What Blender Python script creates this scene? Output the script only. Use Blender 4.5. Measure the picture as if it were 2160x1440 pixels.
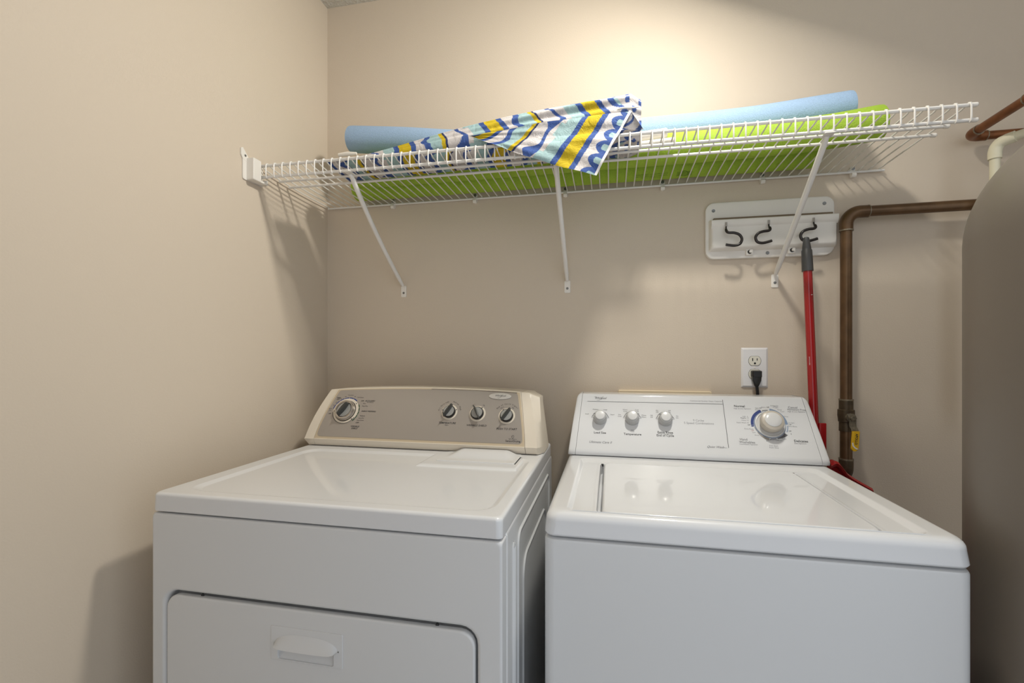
import bpy, math, random
import numpy as np
from mathutils import Vector, Matrix

random.seed(7)
for o in list(bpy.data.objects):
    bpy.data.objects.remove(o)
SC = bpy.context.scene
COL = SC.collection
PI = math.pi

# ------------------------------------------------------------------ camera
cd = bpy.data.cameras.new('camera'); cam = bpy.data.objects.new('camera', cd); COL.objects.link(cam)
cam.location = (1.0394, -1.5791, 1.2)
cam.rotation_euler = (PI / 2, 0, .2065)
cd.sensor_width = 36; cd.lens = 987 / 2160 * 36; cd.shift_y = 22.5 / 2160
cd.clip_start = .01
SC.camera = cam
# ------------------------------------------------------------------ world: soft daylight reaching the open side of the room
W = bpy.data.worlds.new('world'); SC.world = W; W.use_nodes = True
wb = W.node_tree.nodes['Background']
wb.inputs[0].default_value = (.87, .93, 1.0, 1); wb.inputs[1].default_value = 1.15
# ------------------------------------------------------------------ exposure
SC.view_settings.view_transform = 'Standard'; SC.view_settings.look = 'None'
SC.view_settings.gamma = 1; SC.view_settings.use_curve_mapping = False
SC.view_settings.exposure = 0.0
LAMP = (1.28, -.60, 2.49); LAMP_POWER = 340.0; LAMP_COL = (1.0, .96, .87); LAMP_AIM = (-.40, .0, -.915)

# ================================================================== materials
def mat(name, col, rough=.5, metal=0, spec=.5, bump=0, scale=200, detail=2, coat=0, mottle=0, mscale=30, dist=.002, emit=None, es=0, col2=None):
    m = bpy.data.materials.new(name); m.use_nodes = True
    nt = m.node_tree; b = nt.nodes['Principled BSDF']
    c = (*col, 1)
    b.inputs['Base Color'].default_value = c; b.inputs['Roughness'].default_value = rough
    b.inputs['Metallic'].default_value = metal; b.inputs['Specular IOR Level'].default_value = spec
    b.inputs['Coat Weight'].default_value = coat; b.inputs['Coat Roughness'].default_value = .035
    if emit: b.inputs['Emission Color'].default_value = (*emit, 1); b.inputs['Emission Strength'].default_value = es
    tc = nt.nodes.new('ShaderNodeTexCoord')
    if bump:
        n = nt.nodes.new('ShaderNodeTexNoise'); n.inputs['Scale'].default_value = scale; n.inputs['Detail'].default_value = detail
        bp = nt.nodes.new('ShaderNodeBump'); bp.inputs['Strength'].default_value = bump; bp.inputs['Distance'].default_value = dist
        nt.links.new(tc.outputs['Object'], n.inputs['Vector']); nt.links.new(n.outputs['Fac'], bp.inputs['Height'])
        nt.links.new(bp.outputs['Normal'], b.inputs['Normal'])
    if mottle:
        n = nt.nodes.new('ShaderNodeTexNoise'); n.inputs['Scale'].default_value = mscale; n.inputs['Detail'].default_value = 5
        r = nt.nodes.new('ShaderNodeValToRGB'); r.color_ramp.elements[0].position = .35; r.color_ramp.elements[1].position = .65
        k = col2 if col2 else tuple(max(0, v * (1 - mottle)) for v in col)
        r.color_ramp.elements[0].color = (*k, 1); r.color_ramp.elements[1].color = c
        nt.links.new(tc.outputs['Object'], n.inputs['Vector']); nt.links.new(n.outputs['Fac'], r.inputs['Fac'])
        nt.links.new(r.outputs['Color'], b.inputs['Base Color'])
    return m
def srgb(r, g, b):
    f = lambda v: (v / 255 / 12.92) if v / 255 <= .04045 else ((v / 255 + .055) / 1.055) ** 2.4
    return (f(r), f(g), f(b))

M = {
 'wall': mat('wall_paint', srgb(214, 200, 182), .55, bump=.35, scale=260, detail=3, dist=.0012, spec=.2),
 'ceil': mat('popcorn_ceiling', srgb(225, 221, 212), .9, bump=1, scale=110, detail=4, dist=.012),
 'floor': mat('floor_vinyl', srgb(150, 150, 150), .5, mottle=.15, mscale=12),
 'enamel': mat('white_enamel', srgb(224, 225, 227), .35, spec=.3, coat=.7),
 'enamel_side': mat('white_painted_steel', srgb(220, 221, 222), .28, spec=.5, bump=.05, scale=500, dist=.0004),
 'gap': mat('dark_gap', srgb(50, 50, 50), .8),
 'wconsole': mat('white_console', srgb(224, 225, 227), .35, spec=.3, coat=.7),
 'cream': mat('cream_plastic', srgb(222, 212, 196), .38),
 'tan': mat('tan_plastic', srgb(196, 180, 154), .4),
 'silver': mat('silver_panel', srgb(168, 161, 154), .36, metal=.35, bump=.05, scale=700, dist=.0003),
 'chrome': mat('brushed_chrome', srgb(205, 200, 195), .22, metal=1),
 'darkgrey': mat('dark_grey_plastic', srgb(62, 62, 60), .32),
 'knobface': mat('grey_knob_face', srgb(165, 165, 163), .3, metal=.25),
 'badge': mat('silver_badge', srgb(205, 201, 195), .28, metal=.2),
 'black': mat('black_plastic', srgb(26, 25, 24), .4),
 'vinylblack': mat('black_vinyl', srgb(34, 27, 24), .3),
 'knobgrey': mat('light_grey_plastic', srgb(176, 176, 176), .35),
 'knobcap': mat('pale_knob_cap', srgb(214, 214, 214), .22),
 'knobbeige': mat('beige_knob', srgb(192, 184, 172), .3),
 'ink': mat('black_ink', srgb(40, 40, 44), .6),
 'inkgrey': mat('grey_ink', srgb(150, 150, 155), .6),
 'inkmid': mat('mid_grey_ink', srgb(105, 105, 110), .6),
 'blueink': mat('navy_ink', srgb(48, 66, 130), .5),
 'blueink2': mat('pale_blue_ink', srgb(130, 150, 178), .5),
 'greenink': mat('green_ink', srgb(62, 88, 66), .5),
 'redink': mat('pink_ink', srgb(190, 150, 148), .5),
 'taupeink': mat('taupe_ink', srgb(165, 158, 150), .5),
 'wire': mat('white_vinyl_wire', srgb(232, 229, 224), .34),
 'wplastic': mat('white_plastic', srgb(236, 231, 223), .38),
 'slotbrown': mat('brown_slot', srgb(120, 104, 84), .8),
 'blue': mat('blue_foam', srgb(164, 192, 224), .7, bump=.8, scale=420, detail=2, dist=.0022, mottle=.12, mscale=300, spec=.3),
 'green': mat('green_foam', srgb(166, 198, 66), .7, bump=.8, scale=420, detail=2, dist=.0022, mottle=.14, mscale=300, spec=.3),
 'greenprint': mat('dark_green_print', srgb(60, 100, 20), .8),
 'copper': mat('tarnished_copper', srgb(112, 86, 60), .38, metal=.55, mottle=.3, mscale=26, bump=.15, scale=120, dist=.0006),
 'copper2': mat('warm_copper', srgb(140, 88, 52), .36, metal=.6, mottle=.35, mscale=30, bump=.1, scale=120, dist=.0006),
 'solder': mat('solder', srgb(150, 138, 118), .45, metal=.5, mottle=.4, mscale=160),
 'brass': mat('dull_brass', srgb(92, 78, 60), .45, metal=.5, mottle=.3, mscale=60),
 'nut': mat('oxidised_nut', srgb(140, 130, 112), .5, metal=.5, mottle=.45, mscale=110),
 'yellow': mat('yellow_vinyl', srgb(232, 184, 28), .4),
 'pvc': mat('cream_pvc', srgb(232, 226, 200), .25),
 'tank': mat('taupe_tank', srgb(112, 104, 95), .42, bump=.12, scale=500, dist=.0005, spec=.5),
 'red': mat('red_enamel', srgb(160, 22, 26), .25, coat=.3),
 'grip': mat('charcoal_plastic', srgb(66, 66, 66), .35),
 'outlet': mat('outlet_white', srgb(232, 230, 230), .3),
 'ivory': mat('ivory_plastic', srgb(226, 222, 208), .35),
 'slot': mat('slot_black', srgb(12, 12, 12), .6),
 'screw': mat('zinc_screw', srgb(130, 130, 128), .4, metal=.8),
 'boxbeige': mat('beige_box', srgb(226, 208, 178), .5),
 'hem': mat('white_hem', srgb(236, 234, 232), .8),
 'pole': mat('white_pole', srgb(232, 226, 214), .35),
 'lampglass': mat('lamp_glass', (1, .95, .85), .4, emit=LAMP_COL, es=LAMP_POWER),
 'lampbase': mat('lamp_base', srgb(220, 218, 214), .4),
}

# ================================================================== mesh helpers
class MB:
    def __init__(s): s.v = []; s.f = []; s.p = []; s.mi = []
    def add(s, vs, fs):
        vs = list(vs); n = len(s.v); s.p.append((n, len(vs), len(s.f), len(fs))); s.v += [Vector(p) for p in vs]; s.f += [tuple(i + n for i in f) for f in fs]; return s
    def loft(s, loops, cap0=False, cap1=False, closed=True):
        n = len(loops[0]); vs = [p for l in loops for p in l]; fs = []
        for k in range(len(loops) - 1):
            for i in range(n if closed else n - 1):
                j = (i + 1) % n
                fs.append((k * n + i, k * n + j, (k + 1) * n + j, (k + 1) * n + i))
        if cap0: fs.append(tuple(range(n))[::-1])
        if cap1: fs.append(tuple((len(loops) - 1) * n + i for i in range(n)))
        return s.add(vs, fs)
    def box(s, lo, hi, b=0):
        x0, y0, z0 = lo; x1, y1, z1 = hi
        if b <= 0:
            return s.loft([rect(x0, x1, y0, y1, 0, z0, 1), rect(x0, x1, y0, y1, 0, z1, 1)], True, True)
        L = []
        for k in range(4):
            a = k / 3 * PI / 2; L.append(rect(x0 + b * (1 - math.sin(a)), x1 - b * (1 - math.sin(a)), y0 + b * (1 - math.sin(a)), y1 - b * (1 - math.sin(a)), b, z0 + b * (1 - math.cos(a)), 4))
        for k in range(4):
            a = k / 3 * PI / 2; L.append(rect(x0 + b * (1 - math.cos(a)), x1 - b * (1 - math.cos(a)), y0 + b * (1 - math.cos(a)), y1 - b * (1 - math.cos(a)), b, z1 - b + b * math.sin(a), 4))
        return s.loft(L, True, True)
    def tube(s, pts, r, n=12, caps=True):
        pts = [Vector(p) for p in pts]; m = len(pts)
        rs = r if isinstance(r, (list, tuple)) else [r] * m
        tang = []
        for i in range(m):
            a = pts[max(0, i - 1)]; b = pts[min(m - 1, i + 1)]; t = (b - a)
            tang.append(t.normalized() if t.length > 1e-9 else Vector((0, 0, 1)))
        t0 = tang[0]; up = Vector((0, 0, 1)) if abs(t0.z) < .9 else Vector((1, 0, 0))
        u = t0.cross(up).normalized(); loops = []
        for i in range(m):
            t = tang[i]; u = (u - t * u.dot(t)).normalized(); w = t.cross(u)
            loops.append([pts[i] + (u * math.cos(2 * PI * k / n) + w * math.sin(2 * PI * k / n)) * rs[i] for k in range(n)])
        return s.loft(loops, caps, caps)
    def lathe(s, prof, fr, n=32):
        """prof: list of (r, h); fr(u, w, h) -> world"""
        loops = [[fr(r * math.cos(2 * PI * k / n), r * math.sin(2 * PI * k / n), h) for k in range(n)] for r, h in prof]
        return s.loft(loops, True, True)
    def build(s, name, m, parent=None, ang=35, smooth=True, bevel=0):
        me = bpy.data.meshes.new(name)
        org = Vector(parent['_loc']) if parent is not None and '_loc' in parent else Vector((0, 0, 0))
        if parent is None:
            a = np.array([tuple(p) for p in s.v]); org = Vector(((a[:, 0].min() + a[:, 0].max()) / 2, (a[:, 1].min() + a[:, 1].max()) / 2, a[:, 2].min()))
        me.from_pydata([tuple(p - org) for p in s.v], [], s.f)
        import bmesh
        bm = bmesh.new(); bm.from_mesh(me); bmesh.ops.recalc_face_normals(bm, faces=bm.faces); bm.to_mesh(me); bm.free()
        me.validate()
        if smooth:
            me.polygons.foreach_set('use_smooth', [True] * len(me.polygons))
            me.set_sharp_from_angle(angle=math.radians(ang))
        o = bpy.data.objects.new(name, me); COL.objects.link(o)
        me.materials.append(M[m] if isinstance(m, str) else m)
        if m in ('enamel', 'enamel_side', 'wconsole', 'wplastic', 'cream'):
            wn = o.modifiers.new('weighted_normals', 'WEIGHTED_NORMAL'); wn.keep_sharp = True; wn.weight = 100
        if parent is not None:
            o.parent = parent; o['_loc'] = tuple(org)
        else: o.location = org; o['_loc'] = tuple(org)
        return o

def split_ink(mbs, region, parent):
    """mbs: list of (MB, material); region(x, z) -> part name; one mesh per region with several inks"""
    out = {}
    for mb, m in mbs:
        for (v0, nv, f0, nf) in mb.p:
            if not nf: continue
            vs = mb.v[v0:v0 + nv]; cx = sum(v.x for v in vs) / nv; cz = sum(v.z for v in vs) / nv
            nm = region(cx, cz); d = out.setdefault(nm, (MB(), [], []))
            mats = d[1]
            if m not in mats: mats.append(m)
            d[0].add(vs, [tuple(i - v0 for i in f) for f in mb.f[f0:f0 + nf]]); d[2].extend([mats.index(m)] * nf)
    for nm, (mb, mats, idx) in out.items():
        o = mb.build(nm, mats[0], parent, smooth=False)
        for m in mats[1:]: o.data.materials.append(M[m])
        if len(o.data.polygons) == len(idx): o.data.polygons.foreach_set('material_index', idx)
    return out
def rect(x0, x1, y0, y1, r, z, n=6, ax='z'):
    """rounded rectangle loop. ax: plane normal; for 'y' -> (x,z) at y; for 'x' -> (y,z) at x"""
    out = []
    cs = [(x1, y1, 0), (x0, y1, 90), (x0, y0, 180), (x1, y0, 270)]
    sx = [-1, 1, 1, -1]; sy = [-1, -1, 1, 1]
    rr = r if isinstance(r, (list, tuple)) else [r] * 4
    for q, (cx, cy, a0) in enumerate(cs):
        R_ = rr[q]
        for k in range(n):
            a = math.radians(a0 + (90 * k / (n - 1) if n > 1 else 45))
            ca, sa = (math.cos(a), math.sin(a)) if R_ > 0 else (0, 0)
            px = cx + sx[q] * R_ + R_ * ca; py = cy + sy[q] * R_ + R_ * sa
            out.append({'z': (px, py, z), 'y': (px, z, py), 'x': (z, px, py)}[ax])
    return out
def smooth_path(pts, n=8):
    """Catmull-Rom"""
    P = [Vector(p) for p in pts]; P = [P[0] * 2 - P[1]] + P + [P[-1] * 2 - P[-2]]; out = []
    for i in range(1, len(P) - 2):
        for k in range(n):
            t = k / n; a, b, c, d = P[i - 1:i + 3]
            out.append(.5 * ((2 * b) + (c - a) * t + (2 * a - 5 * b + 4 * c - d) * t * t + (3 * b - a - 3 * c + d) * t ** 3))
    out.append(P[-2]); return out
def thing(name, label, cat, loc, group=None):
    o = bpy.data.objects.new(name, None); COL.objects.link(o); o.location = loc; o.empty_display_size = .05
    o['_loc'] = tuple(loc); o['label'] = label; o['category'] = cat
    if group: o['group'] = group
    return o
def tag(o, label, cat, group=None):
    o['label'] = label; o['category'] = cat
    if group: o['group'] = group
    return o
def struct(name, mb, m):
    o = mb.build(name, m); o['kind'] = 'structure'; return o
def text_into(mb, s, fr, x, y, size, h=.0002, align='CENTER', shear=0, rot=0, sx=1.0, bold=0):
    """text laid in the (u, w) plane of frame fr; x, y = anchor (centre by default)"""
    cu = bpy.data.curves.new('t', 'FONT'); cu.body = s; cu.size = size; cu.align_x = align; cu.align_y = 'CENTER'
    cu.shear = shear; cu.resolution_u = 2; cu.offset = bold
    ob = bpy.data.objects.new('t', cu); COL.objects.link(ob)
    dg = bpy.context.evaluated_depsgraph_get(); me = ob.evaluated_get(dg).to_mesh()
    c, sn = math.cos(rot), math.sin(rot)
    vs = []
    for v in me.vertices:
        a, b = v.co.x * sx, v.co.y
        vs.append(fr(x + a * c - b * sn, y + a * sn + b * c, h))
    fs = [tuple(p.vertices) for p in me.polygons]
    mb.add(vs, fs)
    bpy.data.objects.remove(ob); bpy.data.curves.remove(cu)
def arc_into(mb, fr, cx, cy, r0, r1, a0, a1, h=.0003, n=20):
    """flat arc ring piece, angles in degrees, 0 = +u, ccw"""
    if callable(r1): f1 = r1
    else: f1 = lambda t: r1
    vs = []; fs = []
    for k in range(n + 1):
        t = k / n; a = math.radians(a0 + (a1 - a0) * t)
        vs.append(fr(cx + r0 * math.cos(a), cy + r0 * math.sin(a), h)); vs.append(fr(cx + f1(t) * math.cos(a), cy + f1(t) * math.sin(a), h))
    for k in range(n): fs.append((2 * k, 2 * k + 1, 2 * k + 3, 2 * k + 2))
    mb.add(vs, fs)
def line_into(mb, fr, p, q, w, h=.0003):
    p = Vector((*p, 0)); q = Vector((*q, 0)); d = (q - p).normalized(); nn = Vector((-d.y, d.x, 0)) * w / 2
    mb.add([fr((a).x, (a).y, h) for a in (p + nn, p - nn, q - nn, q + nn)], [(0, 1, 2, 3)])
def poly_into(mb, fr, pts, w, h=.0003):
    pts = [Vector(p) for p in pts]; L = []
    for i, p in enumerate(pts):
        d = (pts[min(i + 1, len(pts) - 1)] - pts[max(i - 1, 0)]).normalized(); nn = Vector((-d.y, d.x)) * w / 2
        L.append([fr(p.x + nn.x, p.y + nn.y, h), fr(p.x - nn.x, p.y - nn.y, h)])
    mb.loft(L, closed=False)

# ================================================================== the room
RX = 2.75; FY = -2.6; CH = 2.49
struct('wall_back', MB().box((-.1, 0, 0), (RX + .1, .1, CH)), 'wall')
struct('wall_left', MB().box((-.1, FY, 0), (0, 0, CH)), 'wall')
struct('wall_right', MB().box((RX, -1.05, 0), (RX + .1, 0, CH)), 'wall')
struct('light_blocking_wall', MB().box((0, -2.1, 0), (.75, -2.0, CH)), 'wall')  # unseen wall added to keep world light off the dryer front
struct('floor', MB().box((-.1, FY, -.05), (RX + .1, .1, 0)), 'floor')
struct('ceiling', MB().box((-.1, FY, CH), (RX + .1, .1, CH + .05)), 'ceil')
b = MB().box((0, -.014, 0), (RX, 0, .09), .004); struct('baseboard_back', b, 'wplastic')

# unseen ceiling lamp; tilted spot head made up to spare the back wall
lt = thing('ceiling_light', 'unseen ceiling lamp in front of the shelf, with an added tilted head steering its light to the left wall', 'ceiling light', LAMP)
fr = lambda u, w, h: (LAMP[0] + u, LAMP[1] + w, LAMP[2] - h)
MB().lathe([(0, 0), (.05, 0), (.05, .012), (.018, .018), (.012, .03), (0, .03)], fr, 32).build('ceiling_rose', 'lampbase', lt)
aim = Vector(LAMP_AIM).normalized(); e1 = aim.orthogonal().normalized(); e2 = aim.cross(e1)
lc = Vector((LAMP[0], LAMP[1], LAMP[2] - .105))
fr = lambda u, w, h: lc + e1 * u + e2 * w + aim * h
hd = MB().lathe([(0, -.075), (.045, -.072), (.085, -.045), (.104, -.005), (.106, .006), (.101, .006), (.099, .001), (0, .001)], fr, 40).build('spot_head', 'lampbase', lt)
MB().lathe([(0, .0015), (.065, .0015), (.065, .0030), (0, .0045)], fr, 40).build('spot_glass', 'lampglass', hd)

# ================================================================== washer
def frame(y0, z0, deg):
    p = math.radians(deg); s_, c_ = math.sin(p), math.cos(p)
    return lambda u, w, h: Vector((u, y0 + w * s_ - h * c_, z0 + w * c_ + h * s_))

wa = thing('washing_machine', 'white top-loading washing machine with five pale knobs on its slanted console', 'washing machine', (1.26, -.385, 0))
X0, X1, Y0, Y1 = .918, 1.603, -.711, -.06
# cabinet
L = [rect(X0 + .004, X1 - .004, Y0 + .004, Y1, .02, .012), rect(X0, X1, Y0, Y1, .02, .03)]
L += [rect(X0, X1, Y0, Y1, .02, .847), rect(X0 + .0015, X1 - .0015, Y0 + .0015, Y1, .02, .8510), rect(X0 + .006, X1 - .006, Y0 + .006, Y1, .018, .8535), rect(X0 + .03, X1 - .03, Y0 + .03, Y1, .01, .8538)]
MB().loft(L, True, True).build('cabinet', 'enamel_side', wa)
for x in (X0 + .05, X1 - .05):
    for y in (Y0 + .05, Y1 - .05):
        MB().tube([(x, y, 0), (x, y, .02)], .02).build('foot', 'black', wa)
# top: skirt, rounded edge, ridge, hole for the lid
T = .902; ys = -.20
L = [rect(X0 + .018, X1 - .018, Y0 + .018, Y1, .018, .8545)]
L += [rect(X0 + .003, X1 - .003, Y0 + .003, Y1, .018, .8572), rect(X0, X1, Y0, Y1, .02, .862), rect(X0 + .002, X1 - .002, Y0 + .002, Y1, .022, .884)]
for k in range(6):
    a = k / 5 * PI / 2; e = .016
    L.append(rect(X0 + .002 + e * (1 - math.cos(a)), X1 - .002 - e * (1 - math.cos(a)), Y0 + .002 + e * (1 - math.cos(a)), Y1, .022, T - e + e * math.sin(a)))
# raised border ridge line then shallow step down to lid surround
L.append(rect(X0 + .034, X1 - .041, Y0 + .0170, -.242, .02, T + .0002))
L.append(rect(X0 + .039, X1 - .046, Y0 + .0174, -.248, .02, T + .0014))
L.append(rect(X0 + .043, X1 - .051, Y0 + .0178, -.254, .02, T + .0006))
L.append(rect(X0 + .048, X1 - .060, Y0 + .0184, -.264, .02, T - .0052))
L.append(rect(X0 + .051, X1 - .063, Y0 + .0186, -.268, .02, T - .0058))
HX0, HX1, HY0, HY1 = 1.0155, 1.489, -.6885, -.287
L.append(rect(HX0 - .010, HX1 + .010, HY0 - .0035, HY1 + .010, .02, T - .0052))
L.append(rect(HX0 - .0065, HX1 + .0065, HY0 - .0025, HY1 + .0065, .02, T - .0032))
L.append(rect(HX0 - .002, HX1 + .002, HY0 - .0008, HY1 + .002, .02, T - .0034))
L.append(rect(HX0, HX1, HY0, HY1, .02, T - .0065))
L.append(rect(HX0, HX1, HY0, HY1, .02, T - .03))
L.append(rect(HX0 + .1, HX1 - .1, HY0 + .1, HY1 - .1, .02, T - .03))
MB().loft(L, True, True).build('top', 'enamel', wa, ang=50)
# lid
lx0, lx1, ly0, ly1 = HX0 + .0085, HX1 - .002, HY0 + .0015, HY1 - .002
L = [rect(lx0 + .002, lx1 - .002, ly0, ly1, .018, T - .028), rect(lx0, lx1, ly0, ly1, .018, T - .007)]
for k in range(5):
    a = k / 4 * PI / 2; e = .006
    L.append(rect(lx0 + e * (1 - math.cos(a)), lx1 - e * (1 - math.cos(a)), ly0 + e * (1 - math.cos(a)), ly1 - e * (1 - math.cos(a)), .016, T - .0065 + e * math.sin(a)))
L.append(rect(lx0 + .011, lx1 - .011, ly0 + .011, ly1 - .013, .014, T - .0013))
L.append(rect(lx0 + .10, lx1 - .10, ly0 + .1, ly1 - .1, .014, T - .0020))
lid = MB().loft(L, True, True).build('lid', 'enamel', wa, ang=50)
# hinge pins
for x in (HX0 + .004, HX1 - .004):
    MB().tube([(x - .003, HY1 - .008, T - .006), (x + .003, HY1 - .008, T - .006)], .0035, 10).build('hinge_pin', 'gap', wa)
# console
F = frame(-.22, .92, 32)
WU0, WU1, WT = .920, 1.6015, .187
def console_loops(U0, U1, T_, taper, dx=0, arch=0, bulge=0):
    """cross-section around the console profile; returns left/right pairs"""
    pass
def sect(x_in, F, T_, lip, zb, yback, arch=0., nround=5, rnd=.010, bulge=0):
    """profile of the console in the YZ plane at inset, list of (y, z)"""
    pts = []
    B0 = F(0, 0, 0)
    pts.append((B0.y + .006, zb)); pts.append((B0.y + .002, zb + .0008)); pts.append((B0.y - .0012, zb + .005)); pts.append((B0.y - .0018, zb + .0105)); pts.append((B0.y - .0002, zb + .0150))
    for k in range(8):
        w = .003 + (T_ + arch - rnd - .003) * k / 7
        p = F(0, w, bulge * math.sin(PI * k / 7)); pts.append((p.y, p.z))
    c = F(0, T_ + arch - rnd, -rnd); ph = None
    n0 = F(0, 0, 1) - F(0, 0, 0); a0 = math.atan2(n0.z, n0.y)
    for k in range(1, nround + 1):
        a = a0 + (PI / 2 - a0) * k / nround if a0 < PI / 2 else a0 - (a0 - PI / 2) * k / nround
        pts.append((c.y + rnd * math.cos(a), c.z + rnd * math.sin(a)))
    pts.append((yback + .006, c.z + rnd * .9)); pts.append((yback, c.z)); pts.append((yback, zb))
    return pts
def console(F, stations, T_, lip, zb, yback, archf, rnd, bulge=0):
    """stations: list of (x(w) function) -> loops along X"""
    mb = MB(); loops = []
    for st in stations:
        xs, hs = st   # xs: callable of relative height 0..1 ; hs: shrink
        prof = sect(0, F, T_, lip, zb, yback, archf(hs[1]), rnd=rnd, bulge=bulge)
        zt = max(p[1] for p in prof); loop = []
        cy = sum(p[0] for p in prof) / len(prof); cz = (zb + zt) / 2
        for (y, z) in prof:
            q = (z - zb) / (zt - zb)
            loop.append((xs(q), y + (cy - y) * hs[0], z - q ** 2 * hs[0] * .24))
        loops.append(loop)
    mb.loft(loops, True, True); return mb
# washer console body, ends rounded over, right and left ends lean in towards the top
def lin(a, b): return lambda q: a + (b - a) * q
st = []
for k in range(5):
    a = k / 4 * PI / 2; e = .016
    ins = .016 * (1 - math.cos(a)) ; sh = .08 * (1 - math.sin(a))
    st.append(((lambda q, i=ins: WU0 + i + .019 * q), (sh, 0)))
st.append(((lambda q: .9405 + .0165 * q), (0, 0)))
cap_l = console(F, st, WT, .017, .9035, -.055, lambda t: 0, .012)
cap_l.build('console_end_cap', 'wconsole', wa, ang=45)
st = []
for k in range(5):
    a = k / 4 * PI / 2
    ins = .016 * (1 - math.cos(a)); sh = .08 * (1 - math.sin(a))
    st.append(((lambda q, i=ins: WU1 - i - .019 * q), (sh, 0)))
st.append(((lambda q: 1.5815 - .0145 * q), (0, 0)))
cap_r = console(F, st, WT, .017, .9035, -.055, lambda t: 0, .012)
cap_r.build('console_end_cap', 'wconsole', wa, ang=45)
st = [((lambda q: .9413 + .0165 * q), (0.004, 0)), ((lambda q: 1.5807 - .0145 * q), (0.004, 0))]
console(F, st, WT, .017, .9035, -.055, lambda t: 0, .012).build('console', 'wconsole', wa, ang=45)

# washer printing
ink = MB(); g1 = MB(); g2 = MB()
line_into(ink, F, (.972, .1541), (1.3575, .1541), .0009); line_into(ink, F, (1.3575, .168), (1.3562, .022), .0011)
text_into(ink, 'Load Size', F, 1.0105, .0535, .0092, bold=.0001)
text_into(ink, 'Temperature', F, 1.1025, .0522, .0092, bold=.0001)
text_into(ink, 'Extra Rinse', F, 1.193, .0610, .0092, bold=.0001); line_into(ink, F, (1.173, .0563), (1.213, .0563), .0005)
text_into(ink, 'End of Cycle', F, 1.1925, .0515, .0092, bold=.0001)
for s_, x, y in [('Small', .972, .112), ('Medium', .997, .1275), ('Large', 1.0255, .1275), ('Super', 1.0465, .112),
                 ('Hot', 1.067, .1125), ('Cold', 1.067, .1068), ('Warm', 1.083, .1290), ('Cold', 1.083, .1235), ('Cold', 1.1165, .1290), ('Cold', 1.1165, .1235), ('Warm', 1.136, .1125), ('Warm', 1.136, .1068),
                 ('Off', 1.1575, .1125), ('Off', 1.1575, .1068), ('On', 1.174, .1290), ('Off', 1.174, .1235), ('Off', 1.2085, .1290), ('On', 1.2085, .1235), ('On', 1.229, .1125), ('On', 1.229, .1068), ('Hot', 1.1025, .0645), ('Cold', 1.1025, .0602)]:
    text_into(g2, s_, F, x, y, .0052)
text_into(g1, '9 Cycles', F, 1.286, .1008, .0088); text_into(g1, '5 Speed Combinations', F, 1.286, .0922, .0088)
text_into(g2, 'Ultimate Care II', F, 1.0117, .0242, .0098, shear=.35)
text_into(g2, 'Quiet Wash', F, 1.322, .0232, .0088, shear=.5); poly_into(g2, F, [(1.341, .0212), (1.345, .0225), (1.352, .0218)], .0005)
text_into(g1, 'Commercial Quality', F, 1.292, .1625, .0058); text_into(g2, '.', F, 1.3178, .1645, .009); text_into(g1, 'Super Capacity', F, 1.3375, .1625, .0058)
text_into(ink, 'Whirlpool', F, 1.0105, .1655, .0098, shear=.45, sx=.85)
poly_into(ink, F, [(1.0, .1585), (1.006, .1575), (1.012, .1625), (1.018, .1695), (1.020, .171), (1.017, .1705)], .0006)
poly_into(ink, F, [(.9925, .1695), (.996, .1705), (1.0, .169)], .0006)
# arcs around the three small knobs
KN = [(1.0108, .1), (1.103, .1013), (1.1952, .1013)]
for (kx, ky) in KN:
    arc_into(g2, F, kx, ky, .0222, .0236, 12, 168, n=24)
    for sg in (1, -1):
        poly_into(g2, F, [(kx + sg * .0200, ky + .0012), (kx + sg * .0255, ky + .0012), (kx + sg * .0225, ky + .0072)], .0010)
# big dial surround
DX, DY = 1.4706, .0945
blue = MB(); pale = MB(); taupe = MB(); dark = MB(); pink = MB()
teeth = lambda t: .0405
arc_into(blue, F, DX, DY, .0405, .0480, 112, 183, n=30); arc_into(blue, F, DX, DY, .041, .048, 184.5, 189, n=4)
arc_into(pale, F, DX, DY, .0405, lambda t: .049 - .003 * t, 82, 2, n=34); arc_into(pale, F, DX, DY, .0435, .0455, -3, -28, n=12)
arc_into(dark, F, DX, DY, .0405, lambda t: .050 - .007 * t, -36, -72, n=16); arc_into(dark, F, DX, DY, .0415, .0432, -76, -96, n=8)
arc_into(taupe, F, DX, DY, .0405, lambda t: .048 - .006 * t, -101, -147, n=20); arc_into(taupe, F, DX, DY, .0405, .0415, -150, -168, n=10)
arc_into(ink, F, DX, DY, .0425, .0440, 108, 88, n=8)
text_into(ink, 'Normal', F, 1.400, .1485, .0092, bold=.0001); text_into(g1, 'High & Low Agitation', F, 1.407, .1412, .0052)
text_into(g2, 'Casual', F, 1.538, .148, .0092); text_into(g2, 'Permanent Press', F, 1.5465, .1415, .0068); text_into(g1, 'High & Low Agitation', F, 1.545, .1355, .0052)
text_into(g2, 'Hand', F, 1.3975, .0483, .0092); text_into(g2, 'Washables', F, 1.4055, .0405, .0092); text_into(g1, 'Intermittent Agitation', F, 1.408, .0345, .0052)
text_into(ink, 'Delicates', F, 1.540, .0490, .0092, bold=.0001); text_into(g1, 'Low Agitation', F, 1.537, .0425, .0052)
text_into(g1, 'Pull: Start', F, 1.4705, .0330, .0055); text_into(g1, 'Push: Stop', F, 1.4705, .0278, .0055)
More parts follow.
